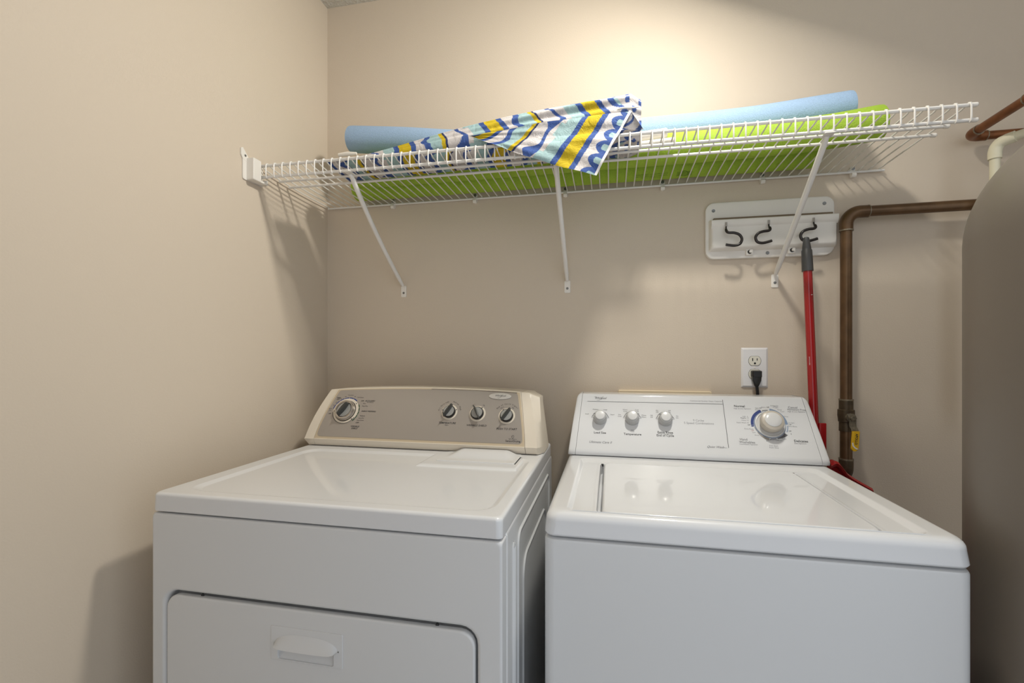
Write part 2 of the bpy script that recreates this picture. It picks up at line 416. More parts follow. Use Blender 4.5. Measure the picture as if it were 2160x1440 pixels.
for s_, x, y, m_ in [('Light  6', 1.411, .1172, g1), ('Regular  9', 1.4085, .1122, g2), ('Heavy 15', 1.409, .1055, g1), ('Super Wash 18', 1.4015, .0980, g1), ('Off', 1.417, .0915, ink),
                     ('Extra Rinse', 1.4155, .0800, g1), ('Off', 1.424, .0750, pink), ('Low', 1.427, .0700, g1), ('Rinse', 1.433, .0620, g1),
                     ('9', 1.4835, .1520, ink), ('Regular', 1.4945, .1520, g2), ('6', 1.4885, .1475, g1), ('Light', 1.496, .1470, g1), ('Off', 1.4740, .1470, ink),
                     ('Rinse', 1.445, .1385, g1), ('Off', 1.4540, .1440, g2), ('Extra', 1.4625, .1470, g1), ('Spin', 1.4455, .1440, g1), ('Rinse', 1.503, .1405, g1), ('Cool', 1.509, .1350, g1), ('Rinse', 1.516, .1200, g1),
                     ('Low Spin', 1.5245, .1015, g1), ('Off', 1.5215, .0960, g2), ('Extra Rinse', 1.5265, .0910, g1), ('Off', 1.5180, .0770, ink), ('6', 1.5195, .0690, ink),
                     ('Rinse', 1.4995, .0540, g1), ('Low', 1.4900, .0490, g1), ('Off', 1.4820, .0490, g2), ('Extra', 1.4735, .0500, g1), ('Off', 1.4640, .0500, ink), ('6', 1.4555, .0465, ink)]:
    text_into(m_, s_, F, x, y, .0050)
def wreg(x, z):
    w = (z - .92) / math.cos(math.radians(32))
    if abs(x - 1.164) < .02 and w > .15: return 'divider_line'
    if abs(x - 1.3568) < .003: return 'divider_line'
    if x < 1.1 and w > .145: return 'brand_lettering'
    if 1.2 < x < 1.357 and w > .15: return 'capacity_lettering'
    if x < 1.056: return 'load_size_scale' if w > .068 else ('load_size_lettering' if w > .04 else 'model_lettering')
    if x < 1.146: return 'temperature_scale' if w > .068 else 'temperature_lettering'
    if x < 1.243: return 'rinse_scale' if w > .068 else 'rinse_lettering'
    if x < 1.357: return 'cycle_count_lettering' if w > .05 else 'quiet_lettering'
    if w > .12 and x < 1.43 and w > .138: return 'normal_lettering'
    if w < .0495 and x < 1.435: return 'hand_wash_lettering'
    if w < .0495 and x > 1.51: return 'delicates_lettering'
    if w > .132 and x > 1.52: return 'casual_lettering'
    if w < .035: return 'pull_start_lettering'
    return 'cycle_dial_scale'
split_ink([(ink, 'ink'), (g1, 'inkgrey'), (g2, 'inkmid'), (blue, 'blueink'), (pale, 'blueink2'), (taupe, 'taupeink'), (dark, 'inkmid'), (pink, 'redink')], wreg, wa)
def at(F, cx, cy): return lambda u, w, h: F(cx + u, cy + w, h)
for i, (kx, ky) in enumerate(KN):
    fr = at(F, kx, ky - .002)
    k = MB().lathe([(.0, .0005), (.0198, .0005), (.0198, .004), (.0188, .014), (.0180, .020), (.0165, .0235), (.0135, .0245), (0, .0245)], fr, 40).build('small_knob', 'knobgrey', wa)
    MB().lathe([(.0, .0240), (.0135, .0240), (.0138, .0262), (.0125, .0275), (.006, .0284), (.0005, .0286)], fr, 32).build('knob_cap', 'knobcap', k)
    p = MB(); a = math.radians([160, 25, 158][i])
    p.tube([fr(.0135 * math.cos(a), .0135 * math.sin(a), .0247), fr(.0195 * math.cos(a), .0195 * math.sin(a), .0215)], .0008, 6).build('pointer_line', 'inkmid', k)
fr = at(F, DX, DY)
dial = MB().lathe([(0, .0003), (.0385, .0003), (.0385, .003), (.0375, .0045), (.035, .005), (.033, .0035), (.0, .0035)], fr, 56).build('dial_ring', 'knobcap', wa)
dial['label'] = 'pale ring of the cycle dial'
MB().lathe([(.0386, .0002), (.0398, .0002), (.0398, .0016), (.0386, .0016)], fr, 56).build('dial_edge', 'blueink2', dial)
k = MB().lathe([(0, .0038), (.0255, .0038), (.0268, .008), (.0300, .019), (.0300, .026), (.0278, .0315), (.0215, .0345), (0, .0345)], fr, 48).build('cycle_knob', 'knobbeige', wa)
MB().lathe([(0, .034), (.0210, .034), (.0210, .0355), (.0195, .0368), (.010, .0378), (.0005, .0381)], fr, 40).build('knob_cap', 'knobcap', k)

# ================================================================== dryer
dr = thing('clothes_dryer', 'white clothes dryer with grey control panel, in the corner by the left wall', 'clothes dryer', (.49, -.43, 0))
X0, X1, Y0, Y1 = .1205, .8585, -.7926, -.10
SY = .875
# cabinet sides and back
L = [rect(X0 + .002, X1, Y0 + .035, Y1, .006, .012), rect(X0 + .002, X1, Y0 + .035, Y1, .006, SY - .006), rect(X0 + .005, X1 - .003, Y0 + .037, Y1, .006, SY - .001), rect(X0 + .02, X1 - .02, Y0 + .05, Y1, .006, SY - .001)]
MB().loft(L, True, True).build('cabinet', 'enamel_side', dr)
for x in (X0 + .05, X1 - .05):
    for y in (Y0 + .06, Y1 - .05):
        MB().tube([(x, y, 0), (x, y, .02)], .02).build('foot', 'black', dr)
# front panel with the door opening  (loops in the XZ plane)
z0, z1 = .014, SY - .0030
dx0, dx1, dz0, dz1 = .1535, .8115, .16, .7165
R = [.030, .030, .01, .01]
Yf = Y0
L = [rect(X0, X1 - .0015, z0, z1, .006, Yf + .0345, 6, 'y'), rect(X0, X1 - .0015, z0, z1, .006, Yf + .005, 6, 'y'), rect(X0 + .0015, X1 - .003, z0 + .0015, z1 - .0015, .008, Yf + .0014, 6, 'y'), rect(X0 + .005, X1 - .0065, z0 + .005, z1 - .005, .01, Yf, 6, 'y')]
L += [rect(dx0 - .008, dx1 + .008, dz0 - .008, dz1 + .008, .034, Yf, 6, 'y'), rect(dx0 - .003, dx1 + .003, dz0 - .003, dz1 + .003, .032, Yf + .002, 6, 'y'), rect(dx0, dx1, dz0, dz1, .030, Yf + .007, 6, 'y'), rect(dx0, dx1, dz0, dz1, .030, Yf + .030, 6, 'y')]
L += [rect(dx0 + .08, dx1 - .08, dz0 + .08, dz1 - .08, .030, Yf + .0305, 6, 'y')]
MB().loft(L, True, True).build('front_panel', 'enamel_side', dr, ang=50)
# door
ax0, ax1, az0, az1 = dx0 + .0035, dx1 - .0035, dz0 + .004, dz1 - .0075
hx0, hx1, hz0, hz1 = .4015, .5535, .6105, .6755
L = [rect(ax0, ax1, az0, az1, .027, Yf + .0115, 6, 'y'), rect(ax0, ax1, az0, az1, .027, Yf + .004, 6, 'y'), rect(ax0 + .001, ax1 - .001, az0 + .001, az1 - .001, .027, Yf + .0015, 6, 'y'), rect(ax0 + .004, ax1 - .004, az0 + .004, az1 - .004, .025, Yf, 6, 'y')]
L += [rect(hx0 + .015, hx1 - .018, hz0 + .0035, .6415, .004, Yf, 6, 'y'), rect(hx0 + .022, hx1 - .022, hz0 + .016, .6415, .004, Yf + .0105, 6, 'y')]
door = MB().loft(L, True, True).build('door', 'enamel_side', dr, ang=50)
# handle plate and scoop
hy = Yf - .0018
xm = (hx0 + hx1) / 2
L = [rect(hx0, hx1, hz0, hz1, .003, Yf - .0001, 4, 'y'), rect(hx0 + .0003, hx1 - .0003, hz0 + .0003, hz1 - .0003, .003, hy + .0005, 4, 'y'), rect(hx0 + .0012, hx1 - .0012, hz0 + .0012, hz1 - .0012, .003, hy, 4, 'y'), rect(hx0 + .015, hx1 - .018, hz0 + .0035, .6415, .004, hy, 4, 'y'), rect(hx0 + .0155, hx1 - .0185, hz0 + .0040, .6410, .004, Yf + .0005, 4, 'y')]
pl = MB().loft(L, False, False).build('handle_plate', 'enamel_side', door)
# grip: half-ellipse hood that swells outwards to a straight lower edge
mb = MB(); N = 24; K = 10; zb = .6405; loops = []
for i in range(K + 1):
    t = i / K
    row = []
    for j in range(N + 1):
        s_ = j / N; x = hx0 + .0075 + (hx1 - hx0 - .015) * s_
        e = max(0, 1 - abs(2 * s_ - 1) ** 2.6) ** .5
        z = zb + .0235 * e * (1 - t); bul = .0150 * math.sin(min(1, e * 1.25) * PI / 2) * t ** 1.15 if e > 0 else 0
        row.append((x, hy - bul - .0002, z + .004 * (1 - e) * t))
    loops.append(row)
row = []
for j in range(N + 1):
    p = loops[-1][j]; row.append((p[0], hy + .0004, p[2] + .0030))
loops.append(row)
mb.loft(loops, closed=False).build('grip', 'enamel_side', pl, ang=60)
for x in (.2355, .7355):
    MB().lathe([(0, 0), (.0035, 0), (.003, .002), (0, .002)], lambda u, w, h, x=x: (x + u, Yf + .0100 - h, .7105 + w), 12).build('door_screw', 'gap', dr)
# top panel
T = .913; 
L = [rect(X0 + .014, X1 - .004, Y0 + .014, Y1, .006, SY - .0005), rect(X0 + .0015, X1 - .002, Y0 + .001, Y1, .010, SY + .001), rect(X0 + .001, X1 - .002, Y0, Y1, .011, SY + .004), rect(X0 + .001, X1 - .002, Y0 + .0005, Y1, .012, T - .010)]
for k in range(5):
    a = k / 4 * PI / 2; e = .007
    L.append(rect(X0 + .001 + e * (1 - math.cos(a)), X1 - .002 - e * (1 - math.cos(a)), Y0 + .0005 + e * (1 - math.cos(a)), Y1, .012, T - e + e * math.sin(a)))
L.append(rect(.163, .833, -.765, -.329, .045, T)); L.append(rect(.166, .831, -.762, -.333, .043, T - .0006)); L.append(rect(.176, .823, -.752, -.346, .036, T - .0042)); L.append(rect(.180, .819, -.748, -.350, .034, T - .0047))
L.append(rect(.3, .7, -.6, -.5, .03, T - .0047))
MB().loft(L, True, True).build('top_panel', 'enamel', dr, ang=50)
# raised lint corner
L = [rect(.548, .815, -.4565, -.330, .006, T - .0050), rect(.556, .811, -.4500, -.328, .006, T - .0006), rect(.562, .808, -.4380, -.328, .006, T)]
MB().loft(L, False, True).build('lint_platform', 'enamel', dr, ang=50)
L = [rect(.5855, .7995, -.4055, -.298, .006, T + .0001), rect(.5855, .7995, -.4055, -.298, .006, T + .0012), rect(.587, .798, -.404, -.298, .006, T + .0022)]
lintd = MB().loft(L, True, True).build('lint_door', 'enamel', dr, ang=50)
g = MB(); g.box((.7998, -.4075, T), (.8022, -.325, T + .0006)); g.build('lint_door_gap', 'gap', dr)
mb = MB(); rows = []
sm = lambda t: (lambda q: q * q * (3 - 2 * q))(max(0, min(1, t)))
for i in range(19):
    y = -.392 + (.392 - .300) * i / 18; row = []
    for j in range(41):
        x = .596 + (.790 - .596) * j / 40; ins = .016 + .020 * sm((y + .392) / .08)
        row.append((x, y, T + .0022 + .0125 * .85 * sm((y + .388) / .075) * sm((x - .598) / ins) * sm((.790 - x) / ins)))
    rows.append(row)
mb.loft(rows, closed=False).build('lint_handle', 'enamel', lintd, ang=80)
# right side pressings
def pressing(nm, ya, yb, za, zb_, r, d):
    L = [rect(ya, yb, za, zb_, r, X1 + .0001, 6, 'x'), rect(ya + .004, yb - .004, za + .004, zb_ - .004, r * .9, X1 + d, 6, 'x'), rect(ya + .008, yb - .008, za + .008, zb_ - .008, r * .85, X1 + .0002, 6, 'x')]
    return MB().loft(L, False, False).build(nm, 'enamel_side', dr, ang=60)
pressing('side_pressing', -.667, -.18, .09, .842, .03, .0035)
pressing('side_pressing', -.61, -.25, .14, .768, .05, .0035)
pressing('side_rib', -.712, -.690, .09, .838, .010, .003)
# console
F = frame(-.30, .935, 30)
arch = lambda x: .0135 * max(0, 1 - ((x - .487) / .36) ** 2)
def dprof(xoff, A, rnd=.008, back=-.135, zb=.9145):
    """profile points at arch A"""
    p = [(-.288, zb), (-.290, zb + .001), (-.3005, .9335), (-.301, .9355)]
    for k in range(8):
        w = .004 + (.1695 + A - rnd - .004) * k / 7; q = F(0, w, .004 * math.sin(PI * k / 7)); p.append((q.y, q.z))
    c = F(0, .1695 + A - rnd, -rnd)
    for k in range(1, 6):
        a = math.radians(150) - math.radians(60) * k / 5
        p.append((c.y + rnd * math.cos(a), c.z + rnd * math.sin(a)))
    p += [(back + .02, c.z + rnd * .8), (back, c.z - .01), (back, zb)]
    return p
def dloop(xf, A, shr=0, zs=None):
    P = dprof(0, A); zt = max(q[1] for q in P); out = []
    for (y, z) in P:
        q = (z - .9145) / (zt - .9145)
        out.append((xf(q), y + (-.2 - y) * shr, z - (z - .9145) * (shr * .5 if zs is None else zs)))
    return out
sideL = lambda i: (lambda q: .1165 + i + .040 * max(0, q) ** 1.7 + (.010 * max(0, (.12 - q) / .12)))
seamL = lambda q: .1490 + .0315 * max(0, q) ** 1.5
seamR = lambda q: .8085 - .0285 * max(0, q) ** 1.5
seamR2 = lambda q: .8095 - .0285 * max(0, q) ** 1.5
mb = MB(); mb.loft([dloop(sideL(.006), arch(.13), .20), dloop(sideL(0), arch(.13), .02), dloop(sideL(.001), arch(.14), 0), dloop(lambda q: seamL(q) - .0008, arch(.16), 0)], True, True).build('console_end_cap', 'cream', dr, ang=40)
sideR = lambda i: (lambda q: .8420 - i - .036 * max(0, q) ** 1.7)
mb = MB(); mb.loft([dloop(seamR2, arch(.80), 0), dloop(sideR(0), arch(.83), 0), dloop(lambda q: sideR(-.006)(q), arch(.84) - .001, .10, .012), dloop(lambda q: .8565 - .020 * q, arch(.84) - .004, .36, .055)], True, True).build('console_end_cap', 'cream', dr, ang=30)
st = [(lambda q: seamL(q), arch(.165))] + [((lambda q, x=x: x), arch(x)) for x in np.linspace(.21, .75, 13)] + [(lambda q: seamR(q), arch(.79))]
MB().loft([dloop(a, b) for a, b in st], True, True).build('console', 'cream', dr, ang=40)
# tan bezel and silver panel follow the arched face
def facepanel(nm, m_, ul0, ul1, ur0, ur1, w0, wt, h, r, parent=dr):
    """left edge from (ul0,w0) to (ul1,top); right likewise; arched top"""
    mb = MB(); N = 90; K = 24; rows = []
    for k in range(K + 1):
        v = k / K; row = []
        for j in range(N + 1):
            s_ = .5 - .5 * math.cos(PI * j / N)
            # corner rounding: shrink v-range close to the ends
            l = ul0 + (ul1 - ul0) * v ** 1.3; rr = ur0 + (ur1 - ur0) * v ** 1.3; x = l + (rr - l) * s_
            d = min(x - l, rr - x); c = r - math.sqrt(max(0, r * r - max(0, r - d) ** 2)) if d < r else 0
            wtop = wt + arch(x) - arch(.16) - c; wbot = w0 + c
            w = wbot + (wtop - wbot) * v
            tw = (w - .004) / (.1695 + arch(x) - .012); hb = .004 * math.sin(PI * min(1, max(0, tw)))
            row.append(F(x, w, h + hb))
        rows.append(row)
    mb.loft(rows, closed=False)
    return mb.build(nm, m_, parent)
facepanel('tan_bezel', 'tan', .1512, .1835, .8062, .7785, .0015, .1650, .0006, .002)
sp = facepanel('silver_panel', 'silver', .1585, .1880, .7990, .7735, .0085, .1615, .0012, .010)
chromeb = MB()
pts = [F(x, .1632 + arch(x) - arch(.16), .0018) for x in np.linspace(.5, .770, 20)]
chromeb.tube(pts, .0012, 6).build('chrome_trim', 'chrome', sp)
# bulge-following frame for the dryer controls
def G(u, w, h):
    tw = (w - .004) / (.1695 + arch(u) - .012)
    return F(u, w, h + .0014 + .004 * math.sin(PI * min(1, max(0, tw))))
ink = MB(); nav = MB(); grn = MB()
for s_, x, y, sz in [('TEMPERATURE', .571, .0628, .0080), ('WRINKLE SHIELD', .661, .0582, .0078), ('PUSH TO START', .751, .0507, .0082), ('WRINKLE', .2785, .0425, .0066), ('SHIELD', .2785, .0363, .0066),
                     ('SensorDrying', .7725, .0163, .0078), ('TIMED', .1950, .1360, .0052), ('DRY', .1945, .1305, .0052), ('ACCUDRY', .3065, .1275, .0070), ('ENERGY PREFERRED', .3115, .0922, .0054), ('OFF', .1815, .0812, .0048), ('OFF', .2830, .0545, .0058), ('OFF', .2800, .1270, .0058)]:
    text_into(ink, s_, G, x, y, sz, shear=.15 if s_ not in ('SensorDrying',) else 0, bold=.00008)
for s_, x, y, sz in [('Fabric', .571, .0563, .0045), ('high efficiency', .7715, .0223, .0042), ('Heavy', .1785, .0985, .0044), ('Dry', .1795, .0930, .0046), ('70', .1860, .1095, .0046), ('60', .1920, .1200, .0046), ('50', .2045, .1330, .0046), ('40', .2180, .1410, .0046), ('Time Saver', .2340, .1465, .0044), ('20', .2500, .1420, .0046), ('Cool Down', .2700, .1390, .0046),
                     ('Auto', .2900, .1185, .0048), ('Very Dry', .2940, .1095, .0052), ('Delicate', .2950, .0770, .0052), ('Less Dry', .2925, .0695, .0052), ('Cool Down', .2915, .0625, .0050), ('Auto Moisture', .3080, .1225, .0038)]:
    text_into(ink, s_, G, x, y, sz)
def ring_text(s_, cx, cy, r, a, sz):
    tot = len(s_); da = sz * .62 / r
    for i, ch in enumerate(s_):
        an = a - (i - (tot - 1) / 2) * da
        text_into(ink, ch, G, cx + r * math.cos(an), cy + r * math.sin(an), sz, rot=an - PI / 2)
KD = [(.5722, .0975), (.6590, .0950), (.7475, .0900)]
R_ = math.radians
for s_, a in [('Air Only', 150), ('Low', 112), ('Medium', 62), ('High', 22)]: ring_text(s_, *KD[0], .0345, R_(a), .0058)
for s_, a in [('Off', 120), ('On', 58)]: ring_text(s_, *KD[1], .0310, R_(a), .0058)
ring_text('End of Cycle Signal', *KD[2], .0385, R_(92), .0062); ring_text('Off', *KD[2], .0305, R_(122), .0058); ring_text('On', *KD[2], .0305, R_(58), .0058)
arc_into(ink, G, .7715, .0290, .0035, .0041, 20, 340, n=18); poly_into(ink, G, [(.768, .027), (.7705, .031), (.7725, .028), (.775, .031)], .0006)
DX, DY = .2335, .0918
for k in range(6): arc_into(nav, G, DX, DY, .0428, .0462, 172 - k * 20.5, 172 - k * 20.5 - 18, n=6)
for k in range(5): arc_into(grn, G, DX, DY, .0428, .0460, 30 - k * 15.5, 30 - k * 15.5 - 13, n=6)
arc_into(ink, G, DX, DY, .0405, .0422, 188, 330, h=.0017, n=40)
for a in (183, 40, -43): arc_into(ink, G, DX, DY, .0372, .0400, a - 2.5, a + 2.5, h=.0017, n=3)
def dreg(x, z):
    w = (z - .935) / math.cos(math.radians(30))
    if x < .45: return 'dryness_dial_scale'
    if w < .035: return 'sensor_lettering'
    k = 'scale' if w > .072 else 'lettering'
    return ('temperature_' if x < .612 else ('wrinkle_' if x < .70 else 'start_')) + k
split_ink([(ink, 'ink'), (nav, 'blueink'), (grn, 'greenink')], dreg, sp)
fr = at(G, DX, DY)
ring = MB().lathe([(0, .0002), (.0425, .0002), (.0425, .0010), (.0415, .0014), (0, .0014)], fr, 56).build('dial_ring', 'cream', dr)
k = MB().lathe([(0, .0015), (.0345, .0015), (.0345, .0020), (0, .0020)], fr, 48).build('timer_dial', 'black', dr)
c = MB().lathe([(0, .0021), (.0330, .0021), (.0325, .008), (.0300, .0135), (.0262, .0150), (.0245, .0145), (.0235, .012), (0, .0120)], fr, 56).build('chrome_bezel', 'chrome', k)
def wing(fr, L_, wd, h0, h1, ang, nm, par, m_='darkgrey'):
    """oval thumb wing across a knob"""
    mb = MB(); ca, sa = math.cos(ang), math.sin(ang); loops = []
    for i in range(7):
        t = i / 6; hh = h0 + (h1 - h0) * t; s_ = (1 - .35 * t ** 2) if i < 6 else .55; l2 = L_ * (1 - .12 * t ** 3)
        loop = []
        for q in range(20):
            a = 2 * PI * q / 20; x = l2 * math.cos(a); y = wd * s_ * math.sin(a) * (abs(math.sin(a)) ** .15 if math.sin(a) else 1)
            loop.append(fr(x * ca - y * sa, x * sa + y * ca, hh))
        loops.append(loop)
    mb.loft(loops, True, True); return mb.build(nm, m_, par, ang=50)
MB().lathe([(0, .0121), (.0228, .0121), (.0224, .0128), (0, .0132)], fr, 40).build('dial_face', 'knobface', k)
wing(fr, .0245, .0058, .0125, .0285, R_(62), 'thumb_wing', k)
for i, (kx, ky) in enumerate(KD):
    fr = at(G, kx, ky)
    MB().lathe([(0, .0001), (.0245, .0001), (.0240, .0009), (0, .0010)], fr, 40).build('knob_surround', 'cream', dr)
    kb = MB().lathe([(0, .0011), (.0195, .0011), (.0195, .006), (.0182, .009), (.0168, .0095), (0, .0095)], fr, 36).build('small_knob', 'black', dr)
    MB().lathe([(0, .0096), (.0165, .0096), (.0160, .0108), (0, .0112)], fr, 32).build('knob_face', 'knobface', kb)
    wing(fr, .0225, .0038, .0110, .0250, R_([62, 118, 58][i]), 'thumb_wing', kb)
    for a in ([165, 20], [58], [122])[i]:
        mk = MB(); arc_into(mk, fr, 0, 0, .0208, .0235, a - 4, a + 4, h=.0013, n=3); mk.build('knob_mark', 'ink', kb, smooth=False)
# oval badge
bx, by = .7200, .1530
frb = lambda u, w, h: G(bx + u * .0342 / .0342, by + w * .0108 / .0342, h)
bd = MB().lathe([(0, .0002), (.0342, .0002), (.0338, .0016), (.0310, .0022), (0, .0024)], frb, 48).build('oval_badge', 'badge', dr)
mb = MB(); frt = lambda u, w, h: G(u, w, h + .0024)
text_into(mb, 'Whirlpool', frt, .7205, .1538, .0092, shear=.45, sx=.85); poly_into(mb, frt, [(.7135, .1465), (.7175, .1455), (.722, .149), (.727, .1565), (.7285, .1585)], .0006)
mb.build('badge_lettering', 'ink', bd, smooth=False)

# ================================================================== wire shelf
sh = thing('wire_shelf', 'long white vinyl-coated wire shelf running along the back wall above the machines', 'shelf', (.9, -.18, 1.74))
SX0, SX1 = .010, 1.8165
def lipz(x): return 1.757 + (1.7455 - 1.757) * (x - SX0) / (SX1 - SX0)   # the left end sits a little high
def deckz(x, y):     # plane through the front lip and the back rail
    zl = lipz(x); zb = 1.7395; return zb + (zl - zb) * (-y / .36) ** 3 if x < .9 else zb + (zl - zb) * (-y / .36)
FYS = -.360
def rail(nm, y, dz, r=.0038, x0=SX0 - .002, x1=SX1 + .012, zf=None):
    xs = np.linspace(x0, x1, 30)
    pts = [(x, y, (zf(x) if zf else deckz(x, y)) + dz) for x in xs]
    rs = [r * 1.0] * len(pts)
    o = MB().tube(pts, r, 10).build(nm, 'wire', sh)
    return o
rails = []
rails.append(rail('top_rail', FYS, 0, .0042, zf=lipz)); rails.append(rail('lip_rail', FYS, -.0335, .0042, zf=lipz))
rails.append(rail('middle_rail', -.272, -.0045)); rails.append(rail('middle_rail', -.226, -.0045)); rails.append(rail('back_rail', -.008, -.0045, .0035))
for y, dz, zf in [(FYS, 0, lipz), (FYS, -.0335, lipz), (-.272, -.0045, None), (-.226, -.0045, None)]:
    x = SX1 + .004; z = (zf(x) if zf else deckz(x, y)) + dz
    MB().tube([(x - .001, y, z), (x + .001, y, z), (x + .010, y, z), (x + .0125, y, z)], [.0045, .0053, .0053, .003], 10).build('end_cap', 'wplastic', sh)
mb = MB(); nw = 68; 
for i in range(nw):
    x = SX0 + .0005 + (SX1 - SX0 - .001) * i / (nw - 1)
    zt = lipz(x)
    pts = [(x, -.003, deckz(x, -.003) + .0005)] + [(x, y, deckz(x, y) + .0005) for y in (-.08, -.16, -.24, -.30)]
    pts += [(x, -.335, deckz(x, -.335) + .001), (x, -.352, zt + .0035), (x, -.360, zt + .0055), (x, -.3655, zt + .003), (x, -.367, zt - .004), (x, -.367, zt - .028), (x, -.3655, zt - .036), (x, -.360, zt - .0385)]
    mb.tube(pts, .00195, 6)
mb.build('cross_wires', 'wire', sh)
# wall clips along the back rail
for x in (.2690, .5780, .8930, 1.2050, 1.5000, 1.7480):
    z = 1.734
    c = MB(); 
    c.loft([rect(x - .007, x + .007, z - .014, z + .020, .006, -.0001, 5, 'y'), rect(x - .007, x + .007, z - .014, z + .020, .006, -.004, 5, 'y'), rect(x - .005, x + .005, z - .012, z + .018, .005, -.0052, 5, 'y')], True, True)
    c.tube([(x - .006, -.008, z - .007), (x + .006, -.008, z - .007)], .0075, 12)
    cl = c.build('wall_clip', 'wplastic', sh)
    MB().lathe([(.0045, .0001), (.0055, .0012), (.003, .0016), (0, .0010)], lambda u, w, h, x=x, z=z: (x + u, -.0050 - h, z + .0135 + w), 12).build('clip_screw', 'screw', cl)
# left wall bracket
br = MB(); zt = lipz(0)
br.loft([rect(-.418, -.338, zt - .056, zt + .012, .006, .0005, 5, 'x'), rect(-.418, -.338, zt - .056, zt + .012, .006, .0035, 5, 'x')], True, True)
br.loft([rect(-.400, -.345, zt - .055, zt + .009, .005, .003, 5, 'x'), rect(-.400, -.345, zt - .055, zt + .009, .005, .005, 5, 'x')], True, True)
# J-shaped pocket that holds the lip
br.box((.001, -.404, zt - .055), (.0275, -.372, zt + .009), .003)
br.box((.001, -.376, zt - .055), (.0275, -.346, zt - .048), .0015)
br.box((.001, -.350, zt - .055), (.0275, -.345, zt - .040), .0015)
br.loft([[(xx, y, zt + z) for y, z in [(-.425, .030), (-.418, .034), (-.395, .010), (-.395, -.006), (-.418, .002), (-.425, .012)]] for xx in (.0005, .004)], True, True)
wb_ = br.build('wall_bracket', 'wplastic', sh, ang=30)
MB().lathe([(0, 0), (.0035, 0), (.0028, .0016), (0, .002)], lambda u, w, h: (.004 + h, -.409 + u, zt + .013 + w), 12).build('bracket_screw', 'screw', wb_)
# three diagonal support brackets
for x, xb, kink in ((.303, .3085, -.003), (.898, .899, 0), (1.540, 1.5365, 0)):
    zt = lipz(x) - .0335; zp = 1.428
    m_ = MB()
    P0 = Vector((x, -.349, zt - .004)); P1 = Vector((xb, -.010, zp + .012)); pts = []; rs = []
    for k in range(15):
        t = k / 14; p = P0.lerp(P1, t); p.x += kink * 2.0 * math.sin(PI * t); p.z -= .002 * math.sin(PI * t)
        pts.append(p); rs.append(.0072 if 0 < k < 14 else .0055)
    m_.tube(pts, rs, 12)
    m_.box((x - .011, -.368, zt - .006), (x + .011, -.338, zt - .0035), .001)
    sb = m_.build('support_bracket', 'wire', sh)
    p_ = MB().loft([rect(xb - .010, xb + .010, zp - .029, zp + .012, .004, -.0003, 5, 'y'), rect(xb - .010, xb + .010, zp - .029, zp + .012, .004, -.002, 5, 'y'), rect(xb - .0085, xb + .0085, zp - .0275, zp + .0105, .0035, -.003, 5, 'y')], True, True).build('mounting_plate', 'wplastic', sb)
    MB().lathe([(0, 0), (.0042, 0), (.0032, .0016), (0, .002)], lambda u, w, h, xb=xb, zp=zp: (xb + u, -.003 - h, zp - .014 + w), 12).build('plate_screw', 'screw', sb)

# ================================================================== pool noodles
def noodle(nm, label, path, r, m_, n=40, grp=None):
    P = smooth_path(path, 14); ln = len(P)
    t = thing(nm, label, 'pool noodle', tuple(P[ln // 2] - Vector((0, 0, r))), grp)
    mb = MB(); loops = []
    # outer skin, rounded ends, hollow core
    def ringl(p, rr, d): 
        a = Vector((0, 0, 1)); u = d.cross(a).normalized(); w = u.cross(d)
        return [p + (u * math.cos(2 * PI * k / n) + w * math.sin(2 * PI * k / n)) * rr for k in range(n)]
    d0 = (P[1] - P[0]).normalized(); d1 = (P[-1] - P[-2]).normalized(); ri = .014
    loops += [ringl(P[0] + d0 * .03, ri, d0), ringl(P[0] + d0 * .0, ri, d0), ringl(P[0], r - .004, d0), ringl(P[0] + d0 * .0015, r - .001, d0)]
    for i in range(1, ln - 1): loops.append(ringl(P[i], r, (P[i + 1] - P[i - 1]).normalized()))
    loops += [ringl(P[-1] - d1 * .0015, r - .001, d1), ringl(P[-1], r - .004, d1), ringl(P[-1], ri, d1), ringl(P[-1] - d1 * .03, ri, d1)]
    mb.loft(loops, True, True).build('foam_tube', m_, t)
    return t
g_ = 'pool noodles on the wire shelf'
DZ = 1.7405
n1 = noodle('pool_noodle', 'light blue foam pool noodle lying on top of the two green ones', [(.158, -.10, 1.940), (.36, -.10, 1.915), (.58, -.10, 1.884), (.85, -.10, 1.868), (1.13, -.10, 1.8665), (1.3, -.10, 1.8665), (1.45, -.10, 1.869), (1.6, -.10, 1.879), (1.7, -.10, 1.886)], .044, 'blue', grp=g_)
n2 = noodle('pool_noodle', 'lime green foam pool noodle at the front, reaching furthest right on the shelf', [(.205, -.162, DZ + .0495), (.5, -.160, DZ + .049), (1.0, -.160, DZ + .0488), (1.4, -.160, DZ + .0492), (1.6, -.160, DZ + .056), (1.745, -.160, DZ + .070)], .0445, 'green', grp=g_)
n3 = noodle('pool_noodle', 'lime green foam pool noodle at the back against the wall, with small print underneath', [(.150, -.0500, DZ + .0465), (.6, -.0500, DZ + .0465), (1.0, -.050, DZ + .0465), (1.625, -.0500, DZ + .0465)], .0445, 'green', grp=g_)
